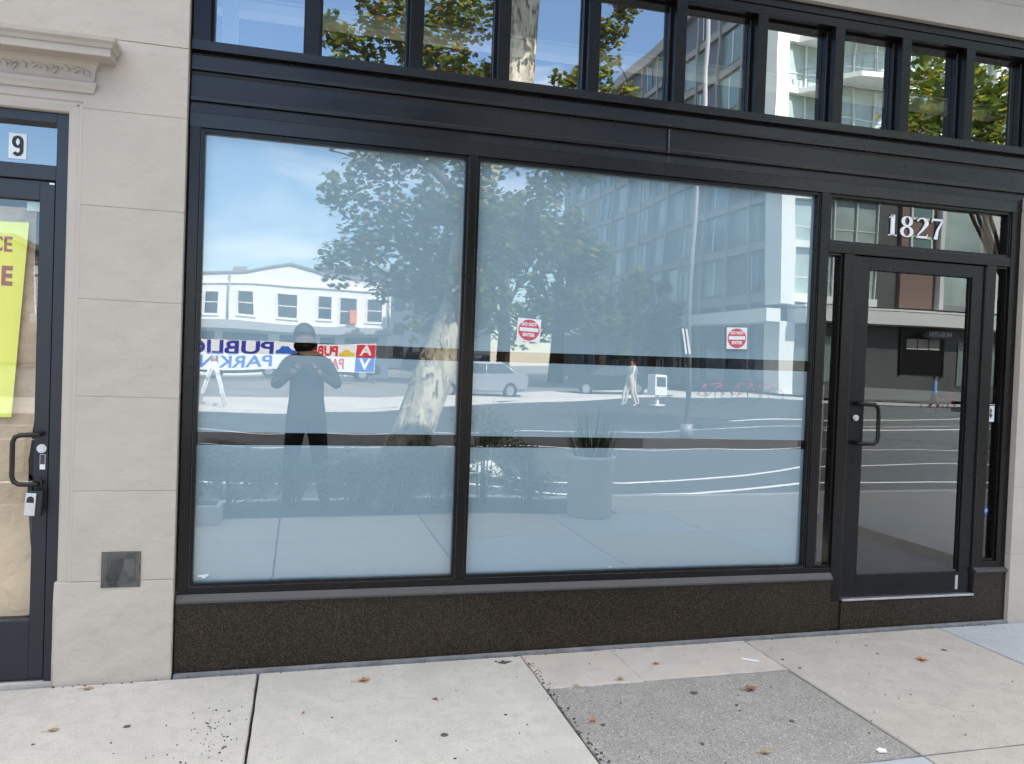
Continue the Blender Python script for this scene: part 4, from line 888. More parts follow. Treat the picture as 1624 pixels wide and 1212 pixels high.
# ------------------------------------------------------------------ people
def skin_body(name, verts, edges, radii, m, parent, sub=2):
    me = bpy.data.meshes.new(name); me.from_pydata(verts, edges, []); o = bpy.data.objects.new(name, me); COL.objects.link(o)
    o.modifiers.new('skin', 'SKIN'); o.modifiers.new('sub', 'SUBSURF').levels = sub
    sv = me.skin_vertices[0].data
    for i, r in enumerate(radii): sv[i].radius = r if isinstance(r, tuple) else (r, r)
    sv[0].use_root = True
    dg = bpy.context.evaluated_depsgraph_get(); nm = bpy.data.meshes.new_from_object(o.evaluated_get(dg))
    bpy.data.objects.remove(o); nm.materials.clear(); nm.materials.append(m)
    for p in nm.polygons: p.use_smooth = True
    q = bpy.data.objects.new(name, nm); COL.objects.link(q); q.parent = parent
    return q
def figure(root, J, mats, hs=1.0, hands=True):
    """J: joints in root space. torso/arms cloth, legs cloth, skin for head and hands"""
    mt, ml, ms, mh = mats
    V, E, Rd = [], [], []
    def add(p, r, parent=None):
        V.append(p); Rd.append(r)
        if parent is not None: E.append((parent, len(V)-1))
        return len(V)-1
    pel = add(J['pelvis'], (0.150*hs, 0.115*hs)); wa = add(J['waist'], (0.145*hs, 0.11*hs), pel); ch = add(J['chest'], (0.165*hs, 0.12*hs), wa); nb = add(J['neckb'], (0.085*hs, 0.08*hs), ch)
    nk = add(J['neck'], 0.058*hs, nb); hd = add(J['head'], (0.078*hs, 0.092*hs), nk); tp_ = add(J['top'], (0.070*hs, 0.082*hs), hd)
    hips = {}
    for s in 'LR':
        sh = add(J['sh'+s], 0.070*hs, nb); el = add(J['el'+s], 0.045*hs, sh); wr = add(J['wr'+s], 0.030*hs, el)
        hp = add(J['hip'+s], 0.100*hs, pel); kn = add(J['kn'+s], 0.062*hs, hp); an = add(J['an'+s], 0.042*hs, kn); to = add(J['to'+s], (0.045*hs, 0.03*hs), an)
    body = skin_body('body', V, E, Rd, ms, root)
    me = body.data; me.materials.append(mt); me.materials.append(ml); me.materials.append(M['tyre'])
    zn = Vector(J['neckb']).z + 0.03*hs; zp = Vector(J['pelvis']).z
    for p in me.polygons:
        c = p.center
        isarm = min((c - Vector(J['wr'+s])).length for s in 'LR')
        if c.z > zn: p.material_index = 0
        elif isarm < 0.05*hs: p.material_index = 0
        elif c.z > zp - 0.02: p.material_index = 1
        elif c.z < 0.085*hs: p.material_index = 3
        else: p.material_index = 2
    hair = MB(); H0 = Vector(J['head']); T0 = Vector(J['top'])
    bmesh.ops.create_uvsphere(hair.bm, u_segments=16, v_segments=10, radius=0.108*hs)
    for v in hair.bm.verts: v.co = Vector((v.co.x*0.86, v.co.y*0.98, max(v.co.z, (0.028 if v.co.y > 0.02 else -0.045)*hs))) + H0.lerp(T0, 0.62) + Vector((0, -0.016*J['face'], 0.008*hs))
    hair.build('hair', mh, root, True)
    return body
def hand(root, wrist, fwd, side, palm_n, m, s=1.0, curl=0.9):
    """palm with four curled fingers and a thumb"""
    w = Vector(wrist); f = Vector(fwd).normalized(); sd = Vector(side).normalized(); n = Vector(palm_n).normalized()
    V, E, Rd = [], [], []
    def add(p, r, par=None):
        V.append(tuple(p)); Rd.append(r)
        if par is not None: E.append((par, len(V)-1))
        return len(V)-1
    a = add(w, 0.026*s); b_ = add(w + f*0.05*s, 0.030*s, a)
    for k, (off, ln) in enumerate(((-0.030, 0.068), (-0.010, 0.076), (0.010, 0.072), (0.029, 0.056))):
        r = add(w + f*0.088*s + sd*off*s, 0.010*s, b_); c1 = math.cos(curl); s1 = math.sin(curl)
        p1 = w + f*0.088*s + sd*off*s + (f*c1 + n*s1)*ln*0.5*s; i1 = add(p1, 0.0088*s, r)
        c2 = math.cos(curl*2); s2 = math.sin(curl*2); add(p1 + (f*c2 + n*s2)*ln*0.5*s, 0.0075*s, i1)
    t = add(w + f*0.035*s - sd*0.034*s, 0.012*s, a); t2 = add(w + f*0.062*s - sd*0.052*s + n*0.014*s, 0.0105*s, t); add(w + f*0.088*s - sd*0.052*s + n*0.032*s, 0.009*s, t2)
    return skin_body('hand', V, E, Rd, m, root, 1)
ph = thing('person', 'standing photographer in dark clothes holding up a phone, facing the shop', 'person', (0.03, -4.52, gz(0)))
J = dict(pelvis=(0,0,0.96), waist=(0,0,1.10), chest=(0,0,1.34), neckb=(0,0.0,1.50), neck=(-0.01,0.01,1.58), head=(-0.03,0.03,1.68), top=(-0.04,0.025,1.77),
         shL=(-0.19,0,1.45), elL=(-0.31,0.06,1.20), wrL=(-0.11,0.24,1.38), shR=(0.20,0,1.45), elR=(0.33,0.06,1.22), wrR=(0.08,0.24,1.38),
         hipL=(-0.10,0,0.88), knL=(-0.13,0.02,0.49), anL=(-0.15,0,0.09), toL=(-0.17,0.16,0.04), hipR=(0.10,0,0.88), knR=(0.15,0.02,0.49), anR=(0.19,0,0.09), toR=(0.23,0.15,0.04), face=1)
figure(ph, J, (M['cloth_dark'], M['cloth_trouser'], M['skin_tan'], M['hair']), 1.22)
hand(ph, (-0.11, 0.24, 1.38), (0.45, 0.2, 0.85), (0.1, 1, 0), (0.8, 0, -0.5), M['skin_tan'])
hand(ph, (0.08, 0.24, 1.38), (-0.4, 0.2, 0.85), (-0.1, 1, 0), (-0.8, 0, -0.5), M['skin_tan'])
b = MB()
hx, hy, hz = -0.03, 0.03, 1.68
b.prism([(hx-0.011, hz-0.015), (hx+0.011, hz-0.015), (hx, hz+0.03)], 'y', hy+0.08, hy+0.115); b.build('nose', M['skin_tan'], ph)
b = MB(); b.box(hx-0.024, hx+0.024, hy+0.085, hy+0.094, hz-0.045, hz-0.037, bev=0.002); b.build('mouth', M['bark_dark'], ph)
for s_ in (-1, 1):
    b = MB(); b.cyl((hx + s_*0.032, hy+0.082, hz+0.025), 0.011, 0.012, 'y', 12); b.build('eye', M['black'], ph)
    b = MB(); b.box(hx + s_*0.080, hx + s_*0.094, hy-0.01, hy+0.012, hz-0.02, hz+0.035, bev=0.005); b.build('ear', M['skin_tan'], ph)
b = MB(); b.box(-0.078, 0.078, -0.004, 0.004, -0.037, 0.037, bev=0.003); o = b.build('phone', M['black']); o.location = (0.015, -4.235, 1.575)
tag(o, 'black phone held upright sideways by the photographer', 'phone')
def pedestrian(x, D, rz, mats, label, h=1.0, stride=0.22, name='person'):
    p = thing(name, label, 'person', (x, -D, terr(D) + (0.10 if D > 19 else 0.0)), rz, 'people on the far side of the street')
    J = dict(pelvis=(0,0,0.94), waist=(0,0,1.08), chest=(0,0,1.30), neckb=(0,0,1.45), neck=(0,0.01,1.52), head=(0,0.03,1.61), top=(0,0.02,1.69),
             shL=(-0.17,0,1.42), elL=(-0.22,-0.10,1.16), wrL=(-0.22,0.02,0.94), shR=(0.17,0,1.42), elR=(0.22,0.08,1.16), wrR=(0.21,0.24,1.00),
             hipL=(-0.09,0,0.87), knL=(-0.10,stride*0.8,0.50), anL=(-0.10,stride,0.09), toL=(-0.11,stride+0.15,0.05), hipR=(0.09,0,0.87), knR=(0.10,-stride*0.3,0.48), anR=(0.10,-stride*1.2,0.12), toR=(0.11,-stride*1.2+0.14,0.05), face=1)
    figure(p, J, mats, 1.0)
    p.scale = (h, h, h); return p
pedestrian(12.3, 24.5, 1.3, (M['cloth_pale'], M['cloth_pale'], M['skin'], M['hair']), 'pedestrian in pale clothes striding along the far pavement', 1.05)
pedestrian(12.9, 25.6, 1.5, (M['cloth_grey'], M['cloth_pale'], M['skin'], M['hair']), 'pedestrian in grey top walking just behind another on far pavement', 0.98)
pedestrian(26.8, 24.9, -1.2, (M['cloth_blue'], M['cloth_grey'], M['skin'], M['hair']), 'person in light blue shirt standing with a bicycle before the black restaurant window', 1.0)

ph.scale = (1.05, 1.0, 1.05)
# ------------------------------------------------------------------ far side: white building
wb = thing('white_building', 'long low white painted two storey building with a low central gable', 'building', (0, -50, 0.6))
b = MB(); zt = 6.35
out_ = [(-16, 2.9), (5.33, 3.1), (5.33, 6.30), (1.35, 6.32), (0.8, 6.55), (-1.0, 7.02), (-3.0, 6.48), (-3.6, 6.32), (-16, 6.2)]
b.prism(out_, 'y', 0.0, -10.0); b.build('upper_wall', M['wb_wall'], wb)
b = MB(); b.box(-16, 5.28, -10, -0.5, -0.4, 2.9); b.build('lower_wall', M['wb_wall'], wb)
b = MB(); b.box(-16, 5.45, 0.002, 0.9, 2.62, 3.12, bev=0.02); b.build('canopy', M['wb_shade'], wb)
b = MB()
cop = out_[2:]
for (x, z), (x2, z2) in zip(cop, cop[1:]):
    b.prism([(x, z), (x2, z2), (x2, z2 + 0.16), (x, z + 0.16)], 'y', 0.12, -0.4)
b.build('coping', M['roofgrey'], wb)
for (x0, x1, z0, z1) in ((-6.05, -5.25, 3.5, 4.95), (-4.0, -3.15, 3.55, 5.02), (-1.75, -0.58, 3.6, 5.05), (0.82, 1.65, 3.65, 5.05), (2.2, 3.15, 3.35, 5.05), (3.8, 4.72, 3.6, 5.08), (-8.6, -7.7, 3.5, 4.95), (-11.2, -10.2, 3.5, 4.95)):
    b = MB(); b.box(x0, x1, 0.0, 0.02, z0, z1); w = b.build('window', M['winglass'], wb)
    b = MB(); b.box(x0 - 0.12, x1 + 0.12, 0.0, 0.10, z0 - 0.14, z0, bev=0.01); b.box(x0, x1, 0.021, 0.05, (z0+z1)/2 - 0.03, (z0+z1)/2 + 0.03)
    b.box(x0 - 0.08, x0, 0.0, 0.06, z0, z1 + 0.08); b.box(x1, x1 + 0.08, 0.0, 0.06, z0, z1 + 0.08); b.box(x0, x1, 0.0, 0.06, z1, z1 + 0.08)
    b.build('window_frame', M['wb_wall'], w)
for x0, x1 in ((-6.2, -5.4), (-4.9, -2.4), (-1.7, 0.2), (1.0, 2.0), (2.6, 4.6)):
    b = MB(); b.box(x0, x1, -0.5, -0.46, 1.9, 2.45); b.build('garage_window', M['winglass'], wb)
b = MB(); b.box(-16, 5.34, 0.0, 0.12, 5.55, 5.68); b.build('string_course', M['wb_wall'], wb)
for x in (-4.6, 5.15): b = MB(); b.tube([(x, 0.12, 6.2), (x, 0.12, 3.13)], 0.06, 8); b.build('downpipe', M['wb_shade'], wb)
b = MB(); b.box(2.75, 3.15, 0.03, 0.5, 3.4, 4.3); b.build('air_unit', M['orange'], wb)
b = MB(); b.box(-4.6, -3.7, -2.0, -1.2, 6.3, 6.9); b.build('roof_vent', M['roofgrey'], wb)
def banner(x0, x1, z0, z1, label):
    t = thing('parking_banner', label, 'banner', ((x0+x1)/2*0.78, -38.0, 0.33)); b = MB(); b.box(x0-(x0+x1)/2, x1-(x0+x1)/2, -0.02, 0.02, z0, z1); b.build('sheet', M['white'], t); t.scale = (0.78, 0.78, 0.78)
    xm = (x0+x1)/2
    for x in (x0 - xm + 0.05, x1 - xm - 0.05): b = MB(); b.cyl((x, -0.06, 0), 0.03, z1 + 0.1, 'z', 8); b.build('post', M['polegrey'], t)
    return t
t = banner(-8.6, -0.4, 0.66, 2.6, 'white banner reading PUBLIC PARKING in blue letters')
b = MB(); text_mb('PUBLIC', 1.15, 0.005, 0.03, 1.35, 'LEFT', 0, b, onback(2.55, 0.03, 2.10)); b.build('lettering', M['bluetext'], t)
b = MB(); text_mb('PARKING', 1.10, 0.005, 0.02, 1.12, 'LEFT', 0, b, onback(2.5, 0.03, 1.18)); b.build('lettering', M['bluevinyl'], t)
b = MB(); b.prism([(2.62,1.75),(3.95,1.75),(3.95,2.0),(3.6,2.06),(3.4,2.3),(3.0,2.3),(2.8,2.05),(2.62,1.98)], 'y', 0.021, 0.03); b.build('car_picture', M['bluevinyl'], t)
t = banner(-0.2, 4.45, 0.66, 2.6, 'white banner with red letters and a yellow car beside the blue one')
b = MB(); text_mb('PUBLIC', 0.95, 0.005, 0.04, 0.82, 'LEFT', 0, b, onback(0.1, 0.03, 2.10)); text_mb('PARKING', 1.0, 0.005, 0.03, 0.72, 'LEFT', 0, b, onback(0.55, 0.03, 1.18)); b.build('lettering', M['redtext'], t)
b = MB(); b.box(1.2, 2.3, 0.021, 0.03, 1.64, 2.56); b.build('red_panel', M['redtext'], t)
b = MB(); b.box(1.2, 2.3, 0.021, 0.03, 0.70, 1.635); b.build('blue_panel', M['bluevinyl'], t)
b = MB(); text_mb('A', 0.95, 0.004, 0.03, 1.0, mi=0, mb=b, M=onback(1.75, 0.035, 2.1)); text_mb('V', 0.95, 0.004, 0.03, 1.0, mi=0, mb=b, M=onback(1.75, 0.035, 1.17)); b.build('white_letters', M['white'], t)
b = MB(); b.prism([(0.15,1.75),(1.12,1.75),(1.12,1.95),(0.9,2.0),(0.75,2.2),(0.45,2.2),(0.32,2.0),(0.15,1.95)], 'y', 0.021, 0.03); b.build('car_picture', M['carpic'], t)
# fence to the right of the lot
fn = thing('metal_fence', 'grey metal railing closing the car park beside the white building', 'fence', (8.2, -45, 0.33))
b = MB()
for k in range(28): b.cyl((-2.6 + k*0.19, 0, 0), 0.02, 1.75, 'z', 6)
b.build('balusters', M['polegrey'], fn); b = MB(); b.box(-2.7, 2.7, -0.02, 0.02, 0.15, 0.2); b.box(-2.7, 2.7, -0.02, 0.02, 1.6, 1.66); b.build('rails', M['polegrey'], fn)

# far dark trees
def far_tree(x, D, h, w, seed, label, ws=(2, 3, 1), trunk_h=1.5, n=1500, size=0.5, grp='trees across the street', cx=0.0):
    z0 = terr(D); t = thing('broadleaf_tree', label, 'tree', (x, -D, z0), group=grp)
    b = MB(); b.tube([(0, 0, 0), (0.1, 0, h*0.4), (0, 0, h*0.75)], [w*0.06 + 0.06, w*0.045 + 0.04, 0.05], 8)
    rnd = random.Random(seed)
    for k in range(5): a = rnd.uniform(0, 6.28); b.tube([(0.05, 0, h*0.35), (math.cos(a)*w*0.2, math.sin(a)*w*0.2, h*0.55), (math.cos(a)*w*0.35, math.sin(a)*w*0.35, h*0.72)], [0.08, 0.05, 0.02], 6)
    b.build('trunk', M['bark_dark'], t)
    c = [(cx + rnd.uniform(-w, w)*0.36, rnd.uniform(-w, w)*0.3, trunk_h + (h - trunk_h)*rnd.uniform(0.12, 0.9), w*rnd.uniform(0.14, 0.26)) for _ in range(16)]
    foliage(c, n, size, seed, ws, True).build('crown', [M['leaf1'], M['leaf2'], M['leaf3']], t)
far_tree(8.2, 44, 11.5, 6.5, 51, 'bushy dark tree immediately right of the white building')
far_tree(12.5, 46, 13, 7.5, 52, 'tall dense tree behind the metal railing', n=2000)
far_tree(18.0, 52, 14, 8.5, 53, 'broad dark tree at the far end of the side street', n=2000)
far_tree(17.5, 42, 9, 5.5, 54, 'medium street tree in front of the glass block')
far_tree(22.0, 44, 8, 4.5, 55, 'small street tree close to the glass block side wall')
far_tree(17.9, 12.6, 10.8, 5.4, 56, 'street tree at far right opposite the door', trunk_h=7.3, n=2600, size=0.22, cx=-2.0)
far_tree(-22, 52, 7.5, 6, 58, 'round tree left of the white building')

# ------------------------------------------------------------------ far side: glass apartment block
gb = thing('apartment_block', 'tall glass and panel apartment block on the corner across the street', 'building', (25, -34, 0.5))
b = MB(); b.box(0, 34, -38, -0.3, 0.0, 25.5); b.build('core', M['panel'], gb)
# side wing (x=0 face looks towards the white building)
b = MB()
for k in range(8):
    z = 5.2 + k*2.9; b.box(-0.18, -0.001, -38, -1.2, z, z + 0.45)
b.box(-0.4, -0.001, -38.4, -0.6, 25.1, 25.9); b.build('side_floor_bands', M['roofgrey'], gb)
rnd = random.Random(2)
for k in range(7):
    z = 5.7 + k*2.9
    for j in range(9):
        y = -2.2 - j*4.1
        b = MB(); w0 = rnd.choice([1.6, 2.2, 2.8]); b.box(-0.06, -0.002, y - w0, y, z + 0.1, z + 2.25); w = b.build('side_window', M['curtain_blue'] if rnd.random() < 0.6 else M['curtain'], gb)
        if j < 6:
            b = MB(); b.box(-0.09, -0.061, y - w0*0.5 - 0.04, y - w0*0.5 + 0.04, z + 0.1, z + 2.25); b.build('mullion', M['panel_pale'], w)
b = MB()
for j in range(13): b.box(-0.30, -0.181, -3.0 - j*2.8 - 0.18, -3.0 - j*2.8, 0.6, 25.0)
b.build('side_fins', M['roofgrey'], gb)
# bright corner and front with balconies
b = MB(); b.box(-0.35, 0.45, -1.15, 0.35, 5.0, 25.9); b.box(-0.35, 0.45, -1.15, 0.35, 0.0, 4.2); b.build('corner_pier', M['panel_pale'], gb)
b = MB()
for k in range(8):
    z = 5.2 + k*2.9; b.box(0.46, 6.0, -0.3, 0.10, z, z + 0.40)
b.build('front_floor_bands', M['panel_pale'], gb)
for k in range(7):
    z = 5.6 + k*2.9
    for j in range(4):
        x = 0.5 + j*1.38; b = MB(); b.box(x, x + 1.3, -0.3, -0.24, z + 0.01, z + 2.48); w = b.build('front_window', M['curtain_pale'], gb)
        b = MB(); b.box(x + 1.31, x + 1.37, -0.3, -0.1, z + 0.01, z + 2.48); b.box(x, x + 1.3, -0.235, -0.2, z + 0.85, z + 0.91); b.build('mullion', M['panel_pale'], w)
for k in range(4, 7):
    z = 5.2 + k*2.9
    b = MB(); b.prism([(1.2, 0.1), (2.4, 1.7), (5.6, 1.9), (6.4, 0.1)], 'z', z, z + 0.28); bl = b.build('balcony', M['panel_pale'], gb)
    b = MB()
    pts = [(1.25, 0.12), (2.45, 1.62), (5.55, 1.82), (6.3, 0.12)]
    for (xa, ya), (xb, yb) in zip(pts, pts[1:]):
        b.tube([(xa, ya, z + 1.3), (xb, yb, z + 1.3)], 0.025, 6); b.tube([(xa, ya, z + 0.8), (xb, yb, z + 0.8)], 0.015, 6)
        for q in range(5): f = q/4; b.tube([(xa + (xb-xa)*f, ya + (yb-ya)*f, z + 0.28), (xa + (xb-xa)*f, ya + (yb-ya)*f, z + 1.3)], 0.018, 6)
    b.build('balcony_railing', M['roofgrey'], bl)
# further along the front: dark recess, brick bay with pale window surrounds, glass bay
b = MB(); b.box(6.0, 7.35, -0.3, -0.1, 5.2, 25.2); b.build('dark_recess', M['shop_dark'], gb)
b = MB(); b.box(7.36, 9.75, -0.3, 0.12, 5.2, 25.2); br = b.build('brick_bay', M['brick'], gb)
for k in range(6):
    z = 7.5 + k*2.9
    b = MB(); b.box(8.0, 9.3, 0.12, 0.2, z, z + 1.7); w = b.build('bay_window', M['curtain'], gb); b = MB(); b.box(7.88, 9.42, 0.12, 0.24, z - 0.14, z - 0.002); b.box(7.88, 7.998, 0.12, 0.24, z, z + 1.7); b.box(9.302, 9.42, 0.12, 0.24, z, z + 1.7); b.box(7.88, 9.42, 0.12, 0.24, z + 1.702, z + 1.85); b.build('window_surround', M['panel_pale'], w)
b = MB(); b.box(9.76, 10.05, -0.3, 0.5, 5.2, 25.2); b.box(13.2, 13.9, -0.3, 0.5, 5.2, 25.2); b.box(14.6, 14.8, -0.3, 0.5, 5.2, 25.2); b.build('pale_fins', M['panel_pale'], gb)
b = MB(); b.box(10.06, 13.19, -0.3, 0.1, 5.2, 25.2); b.box(14.81, 20, -0.3, 0.1, 5.2, 25.2); b.build('glass_bay', M['curtain_pale'], gb)
b = MB()
for k in range(8): b.box(10.06, 13.19, 0.101, 0.2, 5.2 + k*2.9, 5.5 + k*2.9); b.box(14.81, 20, 0.101, 0.2, 5.2 + k*2.9, 5.5 + k*2.9)
b.build('bay_floor_bands', M['roofgrey'], gb)
# street level: pale canopy band, dark shopfront
b = MB(); b.box(0.46, 24, -0.3, 1.3, 4.15, 4.85, bev=0.02); b.box(0.46, 24, -0.3, 1.2, 4.9, 5.0); b.box(-1.2, -0.36, -38, 0.4, 4.15, 4.75); b.build('canopy', M['panel_pale'], gb)
b = MB(); b.box(0.46, 24, -0.3, 0.02, 0.0, 4.14); b.build('shop_wall', M['shop_dark'], gb)
for k in range(8):
    b = MB(); b.box(-0.05, -0.001, -4.2 - k*4.2, -1.6 - k*4.2, 0.7, 3.9); b.build('street_window', M['curtain_blue'], gb)
b = MB(); b.box(7.7, 10.5, 0.021, 0.12, 1.5, 4.05); rw = b.build('restaurant_window', M['blackglass'], gb)
b = MB(); b.box(7.6, 10.6, 0.0, 0.16, 4.0, 4.1); b.box(7.6, 7.7, 0.0, 0.16, 1.4, 4.0); b.box(10.5, 10.6, 0.0, 0.16, 1.4, 4.0); b.build('window_frame', M['metal_door'], rw)
b = MB(); 
for k in range(3): b.box(8.0 + k*0.78, 8.7 + k*0.78, 0.125, 0.14, 2.9, 3.5)
b.build('blind', M['cloth_pale'], rw)
b = MB()
for (x0, x1) in ((1.5, 3.2), (3.6, 5.3), (11.6, 12.6), (13.2, 16)): b.box(x0, x1, 0.021, 0.08, 0.9, 3.4)
b.build('street_window', M['curtain'], gb)
sg = thing('shop_sign', 'oval white lettered sign over the black restaurant window', 'sign', (34.8, -33.4, 4.25))
b = MB(); P = [(1.0*math.cos(2*math.pi*k/28), 0.24*math.sin(2*math.pi*k/28)) for k in range(28)]; b.prism(P, 'y', -0.25, 0.05); b.build('board', M['shop_dark'], sg)
b = MB(); text_mb('NOILLITIN', 0.34, 0.01, 0.012, 0.95, mb=b, M=onback(0, 0.07, 0)); b.build('lettering', M['white'], sg)
# horizon backdrop blocks
for (x, D, w, d, h, m, lab) in ((-30, 62, 18, 12, 9, M['brick'], 'distant brick block left of the white building'), (12, 95, 22, 14, 12, M['panel'], 'distant blue-grey block closing the side street'), (-5, 80, 26, 12, 5.5, M['wb_shade'], 'distant low grey block behind the white building'), (-58, 45, 26, 20, 12, M['brick'], 'distant tall brick block at far left')):
    t = thing('distant_building', lab, 'building', (x, -D, 0.5)); b = MB(); b.box(-w/2, w/2, -d, 0, 0, h); b.build('walls', m, t)
    b = MB(); b.box(-w/2 - 0.2, w/2 + 0.2, -d - 0.2, 0.2, h, h + 0.4); b.build('roof', M['roofgrey'], t)
    for k in range(int(w/4)):
        for f in range(max(1, int(h/3.2))):
            b = MB(); b.box(-w/2 + 1.2 + k*4, -w/2 + 2.6 + k*4, 0.0, 0.05, 1.2 + f*3.1, 2.8 + f*3.1); b.build('window', M['winglass'], t)

# ------------------------------------------------------------------ street things
lp = thing('lamp_post', 'tall slender pale lamp post on the far side of the road', 'lamp post', (9.9, -15, -0.1))
b = MB(); b.tube([(0, 0, 0), (0, 0, 5), (0, 0, 12.5)], [0.075, 0.065, 0.05], 12); b.build('pole', M['polegrey'], lp); b = MB(); b.cyl((0, 0, 0), 0.18, 0.35, 'z', 16); b.build('base', M['polegrey'], lp)
b = MB(); b.tube([(0, 0, 12.3), (-0.8, 0, 12.9), (-1.8, 0, 13.0)], 0.04, 8); b.box(-2.4, -1.7, -0.14, 0.14, 12.9, 13.05, bev=0.03); b.build('lamp_head', M['polegrey'], lp)
def make_car(paint):
    r = thing('parked_car', 'car', 'car', (0, 0, 0)); 
    side = [(-2.2, 0.35), (-2.25, 0.6), (-2.15, 0.85), (-1.3, 0.95), (-0.7, 0.98), (1.6, 1.0), (2.15, 0.92), (2.22, 0.6), (2.15, 0.33), (1.75, 0.30), (1.7, 0.5), (1.4, 0.68), (1.1, 0.5), (1.05, 0.28), (-1.0, 0.28), (-1.05, 0.5), (-1.35, 0.68), (-1.65, 0.5), (-1.7, 0.30)]
    b = MB(); b.prism(side, 'y', -0.86, 0.86)
    bmesh.ops.bevel(b.bm, geom=[e for e in b.bm.edges if abs(e.verts[0].co.y - e.verts[1].co.y) < 0.01], offset=0.06, segments=2, affect='EDGES')
    b.build('body', paint, r)
    def cab(z0, z1, x0, x1, x2, x3, y0, y1):
        bb = MB(); lo = [(x0, -y0, z0), (x3, -y0, z0), (x3, y0, z0), (x0, y0, z0)]; hi = [(x1, -y1, z1), (x2, -y1, z1), (x2, y1, z1), (x1, y1, z1)]
        v = [bb.bm.verts.new(p) for p in lo + hi]
        for q in ((0,3,2,1),(4,5,6,7),(0,1,5,4),(1,2,6,5),(2,3,7,6),(3,0,4,7)): bb.bm.faces.new([v[i] for i in q])
        return bb
    cab(0.97, 1.40, -1.15, -0.45, 0.95, 1.65, 0.80, 0.62).build('windows', M['winglass'], r)
    c2 = cab(1.385, 1.45, -0.52, -0.40, 0.90, 1.02, 0.64, 0.58)
    for x0_, x1_ in (((-1.18), (-0.46)), ((0.22), (0.22)), ((1.68), (0.96))):
        for s in (-1, 1): c2.tube([(x0_, s*0.80, 0.96), (x1_, s*0.62, 1.40)], 0.03, 6)
    c2.build('roof', paint, r)
    for x in (-1.35, 1.4):
        for s in (-1, 1):
            b = MB(); b.cyl((x, s*0.70, 0.32), 0.32, s*0.18, 'y', 24); w = b.build('wheel', M['tyre'], r); b = MB(); b.cyl((x, s*0.80, 0.32), 0.19, s*0.09, 'y', 18); b.build('rim', M['alum'], w)
    for s in (-1, 1):
        b = MB(); b.box(-2.24, -2.10, s*0.55 - 0.16, s*0.55 + 0.16, 0.62, 0.76, bev=0.02); b.build('headlight', M['lamp'], r)
        b = MB(); b.box(2.10, 2.23, s*0.6 - 0.15, s*0.6 + 0.15, 0.66, 0.82, bev=0.02); b.build('tail_light', M['redlens'], r)
    return r
car0 = make_car(M['carblack']); cars = [(-3.2, 43.0, 0.05, 'carblack', 'dark sedan parked in front of the blue PUBLIC PARKING banner'), (1.9, 43.5, 3.1, 'carblack', 'dark sedan parked in front of the banner with red letters'),
    (15.0, 33.6, 0.3, 'carblack', 'black car parked beyond the two walking pedestrians'), (7.9, 31.5, 0.2, 'carsilver', 'silver car parked at left of the far pavement')]
for i, (x, D, rz, mk, lab) in enumerate(cars):
    c = car0 if i == 0 else copy_tree(car0)
    c.location = (x, -D, terr(D) + (0.0 if D < farf(x) else 0.0)); c.rotation_euler = (0, 0, rz); c['label'] = lab; c['group'] = 'cars parked across the street'
    if i >= 3:
        for ch in c.children:
            if ch.name.split('.')[0] in ('body', 'roof'):
                ch.data = ch.data.copy(); ch.data.materials.clear(); ch.data.materials.append(M[mk])
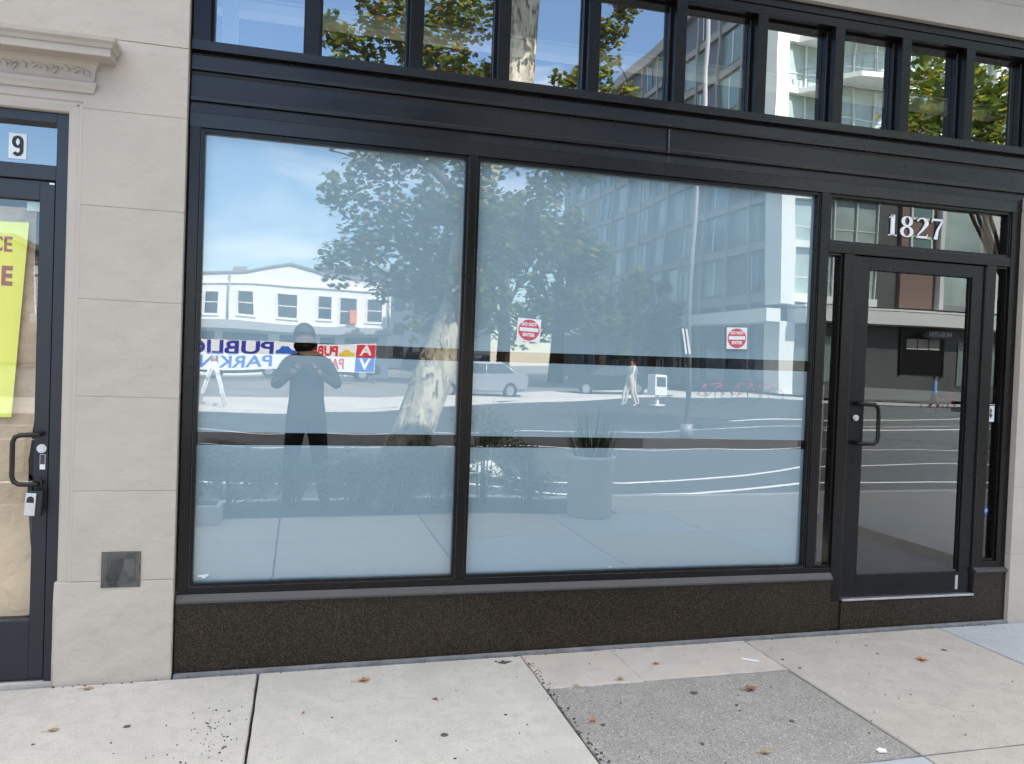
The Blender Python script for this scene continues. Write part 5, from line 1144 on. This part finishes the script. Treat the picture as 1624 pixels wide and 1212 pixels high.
def make_bike():
    r = thing('parked_bicycle', 'bicycle', 'bicycle', (0, 0, 0))
    for x in (-0.52, 0.52):
        b = MB(); P = [(x + 0.33*math.cos(2*math.pi*k/24), 0, 0.34 + 0.33*math.sin(2*math.pi*k/24)) for k in range(25)]; b.tube(P, 0.018, 6, caps=False)
        for k in range(8): a = 2*math.pi*k/8; b.tube([(x, 0, 0.34), (x + 0.32*math.cos(a), 0, 0.34 + 0.32*math.sin(a))], 0.002, 4)
        b.build('wheel', M['tyre'], r)
    b = MB()
    for p, q in (((-0.52,0,0.34),(-0.12,0,0.30)), ((-0.52,0,0.34),(-0.20,0,0.82)), ((-0.12,0,0.30),(-0.24,0,0.88)), ((-0.20,0,0.80),(0.34,0,0.84)), ((-0.12,0,0.30),(0.36,0,0.76)), ((0.52,0,0.34),(0.32,0,0.98))): b.tube([p, q], 0.016, 8)
    b.build('frame', M['redvinyl'], r)
    b = MB(); b.tube([(0.38, -0.26, 1.0), (0.32, -0.1, 1.0), (0.32, 0.1, 1.0), (0.38, 0.26, 1.0)], 0.013, 8); b.build('handlebar', M['alum'], r)
    b = MB(); b.prism([(-0.38, -0.07), (-0.38, 0.07), (-0.2, 0.04), (-0.08, 0.015), (-0.08, -0.015), (-0.2, -0.04)], 'z', 0.88, 0.93); b.build('saddle', M['tyre'], r)
    return r
bk = make_bike()
for i, (x, D, lab) in enumerate(((17.4, 27.6, 'red bicycle nearest the newspaper box on the far pavement'), (19.2, 28.2, 'red bicycle in the middle of the bicycle row'), (20.6, 28.6, 'red bicycle at right end of the bicycle row'), (26.7, 24.3, 'red bicycle held by the person in the light blue shirt'))):
    c = bk if i == 0 else copy_tree(bk); c.location = (x, -D, terr(D) + 0.11); c.rotation_euler = (0, 0, 0.35 + 0.2*i); c['label'] = lab; c['group'] = 'bicycles parked on the far pavement'
nb_ = thing('newspaper_box', 'white newspaper box on the far pavement beside the pedestrians', 'newspaper box', (14.2, -26.2, terr(26) + 0.1), -0.2)
b = MB(); b.box(-0.3, 0.3, -0.25, 0.25, 0.35, 1.15, bev=0.04); b.build('cabinet', M['white'], nb_); b = MB(); b.box(-0.22, 0.22, 0.251, 0.265, 0.68, 1.05); b.build('window', M['winglass'], nb_)
b = MB(); b.box(-0.05, 0.05, -0.05, 0.05, 0, 0.35); b.box(-0.25, 0.25, -0.2, 0.2, 0, 0.04); b.build('pedestal', M['white'], nb_)
af = thing('barricade', 'white folding A-frame barricade on the far kerb', 'barricade', (-2.45, -20.4, terr(20.4) + 0.1))
b = MB()
for s in (-1, 1):
    for y in (-0.35, 0.35): b.tube([(s*0.38, y, 0), (s*0.03, y, 1.35)], 0.035, 6)
    for z in (0.45, 0.95): xx = 0.38 - 0.35*z/1.35; b.box(s*xx - 0.02, s*xx + 0.02, -0.45, 0.45, z - 0.08, z + 0.08)
b.build('frame', M['white'], af)
b = MB(); b.cyl((0, 0, 1.36), 0.07, 0.14, 'z', 12); b.build('beacon', M['orange'], af)
